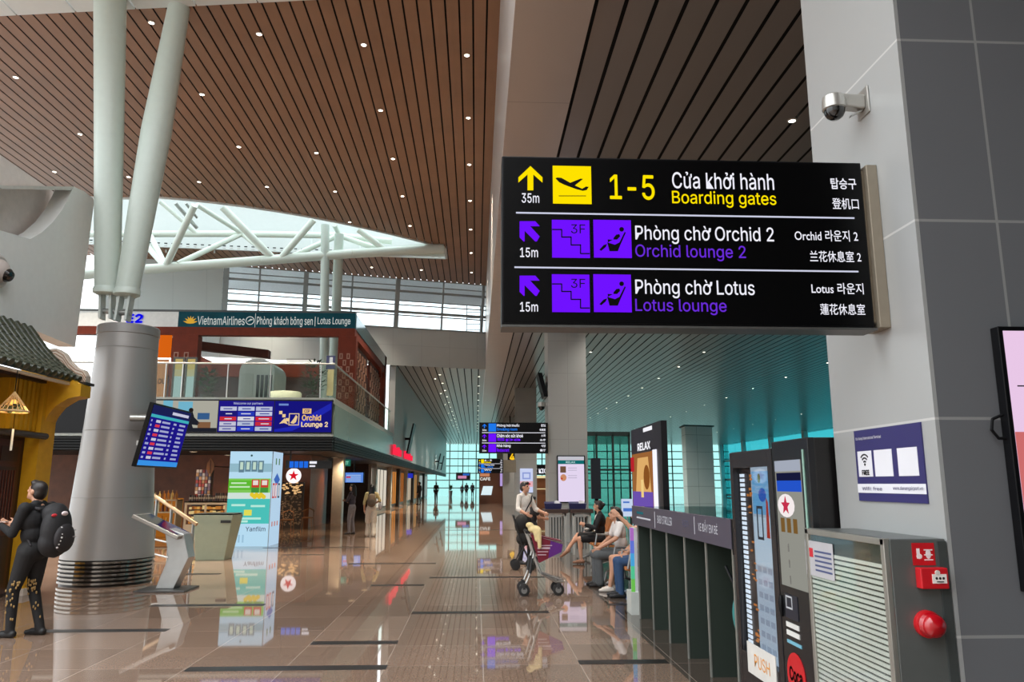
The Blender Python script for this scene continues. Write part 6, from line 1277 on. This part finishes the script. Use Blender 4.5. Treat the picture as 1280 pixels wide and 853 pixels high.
# three friends on the nearer bench
q = Vector((2.42, 13.06, 0))
person('person', 'long haired person in white t-shirt and grey wide trousers, farthest on the nearer bench', tuple(q), radians(95), sit(che=(0, .03, .9), nck=(0, .06, 1.06), hed=(0, .1, 1.2), elbL=(-.24, .16, .8), wriL=(-.15, .42, .64), elbR=(.24, .12, .8), wriR=(.16, .36, .62), flare=.04, nod=-.1), outfit((222, 216, 212), (88, 92, 94), (40, 36, 36)), ((24, 17, 15), 'long'), 1.64, .36)
q = Vector((2.58, 12.43, 0))
person('person', 'person with bare legs and denim shorts sitting in the middle of the nearer bench', tuple(q), radians(90), sit(ankL=(-.11, .52, .075), ankR=(.11, .44, .075), wriR=(.12, .2, .64)), outfit((206, 202, 206), (52, 66, 92), (212, 200, 190)), ((24, 17, 15), 'long'), 1.6, .36, .3)
q = Vector((2.56, 11.8, 0))
person('person', 'person in blue jeans with one arm raised, nearest on the nearer bench', tuple(q), radians(90), sit(elbL=(-.24, .26, 1.02), wriL=(-.2, .44, 1.2), elbR=(.25, .02, .78), wriR=(.14, .26, .64)), outfit((214, 206, 208), (44, 72, 108), (34, 32, 34)), ((26, 18, 16), 'short'), 1.66, .3)

# high tables with boxes in front of the middle pillar
for k, (px0, px1) in enumerate(((681, 711), (713, 742))):
    a, b = on_y(px0, 640, 18.6).x, on_y(px1, 640, 18.6).x; zt_ = on_y(700, 637, 18.6).z; lab = ('left', 'right')[k]
    t = thing('high_table', 'dark topped high table on white frame, %s of the two before the middle pillar' % lab, 'table', ((a + b) / 2, 18.9, 0))
    MB().mat(M((66, 52, 46), .4, noise=.1)).box(a, b, 18.6, 19.3, zt_ - .09, zt_).build('tabletop', t, bevel=.006)
    for x in (a + .06, b - .1):
        for y in (18.66, 19.2): MB().mat(M('bdbdb8', .4)).box(x, x + .045, y, y + .045, 0, zt_ - .09).build('leg', t)
    MB().mat(M('bdbdb8', .4)).box(a + .06, b - .06, 18.66, 18.7, zt_ - .16, zt_ - .1).build('rail', t)
    mb = MB().mat(M((92, 96, 96), .5)); [mb.box(a + .12 + i * .07, a + .15 + i * .07, 19.0, 19.04, .1, zt_ - .2) for i in range(int((b - a - .2) / .07))]; mb.build('slat_screen', t)
    u = thing('blue_tray', 'navy blue tray box with white slips on the %s high table' % lab, 'box', (a + .3, 18.9, zt_)); x0 = a + (.02 if k == 0 else -.12); x0 = max(x0, a)
    MB().mat(M((34, 38, 84), .5)).hexa([(x0, 18.7, zt_), (x0 + .38, 18.7, zt_), (x0 + .36, 19.0, zt_), (x0 + .02, 19.0, zt_), (x0 - .02, 18.68, zt_ + .13), (x0 + .4, 18.68, zt_ + .13), (x0 + .38, 19.02, zt_ + .17), (x0, 19.02, zt_ + .17)]).build('body', u)
    MB().mat(M('d6d6da', .6)).hexa([(x0 + .22, 18.72, zt_ + .12), (x0 + .36, 18.72, zt_ + .12), (x0 + .36, 18.86, zt_ + .12), (x0 + .22, 18.86, zt_ + .12), (x0 + .24, 18.74, zt_ + .2), (x0 + .34, 18.74, zt_ + .19), (x0 + .34, 18.8, zt_ + .19), (x0 + .24, 18.8, zt_ + .2)]).build('paper_slips', u)
# distant figures and plant in front of the end glazing
for px, py, hp, rz, lab, cols in ((583, 620, 17, 5, 'left of the dark pair silhouetted before the end glazing', ((20, 24, 30), (18, 20, 24))), (590.5, 620, 17, -8, 'right of the dark pair silhouetted before the end glazing', ((26, 24, 28), (16, 18, 22))), (524, 631, 30, 60, 'dark clothed person standing by the far shop fronts below the louvre', ((24, 22, 24), (26, 24, 26))), (545, 626, 22, 20, 'dark clothed person farther down the shop fronts near the end glazing', ((30, 26, 28), (22, 20, 22))), (577.5, 618.5, 15, 0, 'small dark person left of the silhouetted pair', ((30, 30, 36), (24, 24, 26))), (621, 629, 19, -90, 'dark seated looking person beside the distant gate shop', ((60, 34, 28), (28, 24, 24)))):
    q = on_z(px, py); q *= min(1, 100 / q.y); hgt = min(1.78, max(1.3, hp * q.y / 975)); q.z = 0
    person('person', lab, tuple(q), radians(rz), stand(.15), outfit(cols[0], cols[1], (20, 18, 18)), ((20, 16, 14), 'short'), hgt, 1., voxel=.03)
q = on_z(563, 622); q.z = 0; pl_ = thing('potted_palm', 'distant green plant in tall pot before the end glazing', 'plant', tuple(q)); MB().mat(M((120, 130, 126), .5)).lathe(q, [(0, 0), (.18, 0), (.26, .8), (.22, .82), (0, .78)], 14).build('pot', pl_)
mb = MB().mat(M((44, 84, 50), .7)); rr = random.Random(1)
for i in range(40):
    a = rr.uniform(0, 2 * pi); c = q + Vector((0, 0, .8)); e = c + Vector((cos(a) * rr.uniform(.1, .5), sin(a) * rr.uniform(.1, .5), rr.uniform(.3, .9))); s_ = Vector((-sin(a), cos(a), 0)) * .05; m_ = c.lerp(e, .6) + Vector((0, 0, .1)); mb.add([c, m_ + s_, e, m_ - s_], [(0, 1, 2, 3)])
mb.build('foliage', pl_)

# ------------------------------------------------------------------ ceiling downlights
def make_down(z, label, group):
    mb = MB().mat(M((196, 190, 180), .4)).lathe((0, 0, z), [(.07, .01), (.07, -.008), (.05, -.012)], 18); mb.mat(E_((255, 246, 226), 9)).lathe((0, 0, z), [(.05, -.01), (0, -.01)], 18); mb.flat = True
    return tag(mb.build('ceiling_downlight', loc=(0, 0, z)), label, 'lamp', group)
p0 = None; cnt = 0
for i, xh in enumerate((-.03, -.268, -.498, -.723, -.94, -1.158, -1.38)):
    for k in range(0, 8):
        x, y = xh * 9, 9 * (1.67 - .033 * i + .3175 * k); nn = notch(x)
        if y > far_edge(x) - .3 or (nn and nn[0] - .25 < y < nn[1] + .25) or (i == 4 and k < 1) or (i == 2 and k == 1): continue
        if p0 is None: p0 = make_down(ZW, 'small round recessed downlight in the high brown slatted ceiling', 'downlights in the brown ceiling'); d = p0
        else: d = p0.copy(); COL.objects.link(d)
        d.location = (x, y, ZW); cnt += 1
        if cnt % 3 == 0: spot((x, y, ZW - .05), SPOT_W, 1.5, .9, (1, .88, .72), .15)
p0 = None; cnt = 0
for xs_, y0, dy, n in ((4.55, 10.2, 4.0, 16), (9.1, 22.2, 3.9, 14), (15.3, 32.5, 4.6, 12), (24.6, 52, 5.2, 8), (-1.8, 37.0, 3.2, 14), (.1, 37.6, 3.6, 12), (-2.1, 38.5, 6.4, 6)):
    for k in range(n):
        y = y0 + dy * k
        if y > 100: continue
        if p0 is None: p0 = make_down(ZG, 'small round recessed downlight in the lower grey slatted ceiling', 'downlights in the grey ceiling'); d = p0
        else: d = p0.copy(); COL.objects.link(d)
        d.location = (xs_, y, ZG); cnt += 1
        if xs_ < 1 and cnt % 2 == 0: spot((xs_, y, ZG - .05), SPOT_G * 1.5, 1.35, .9, (1, .95, .88), .12)
        elif xs_ > 1 and (cnt % 2 == 0 or xs_ < 5): spot((xs_, y, ZG - .05), SPOT_G * (1.0 if y < 30 else 1.7), 2.3, .7, (1, .93, .84), .12)
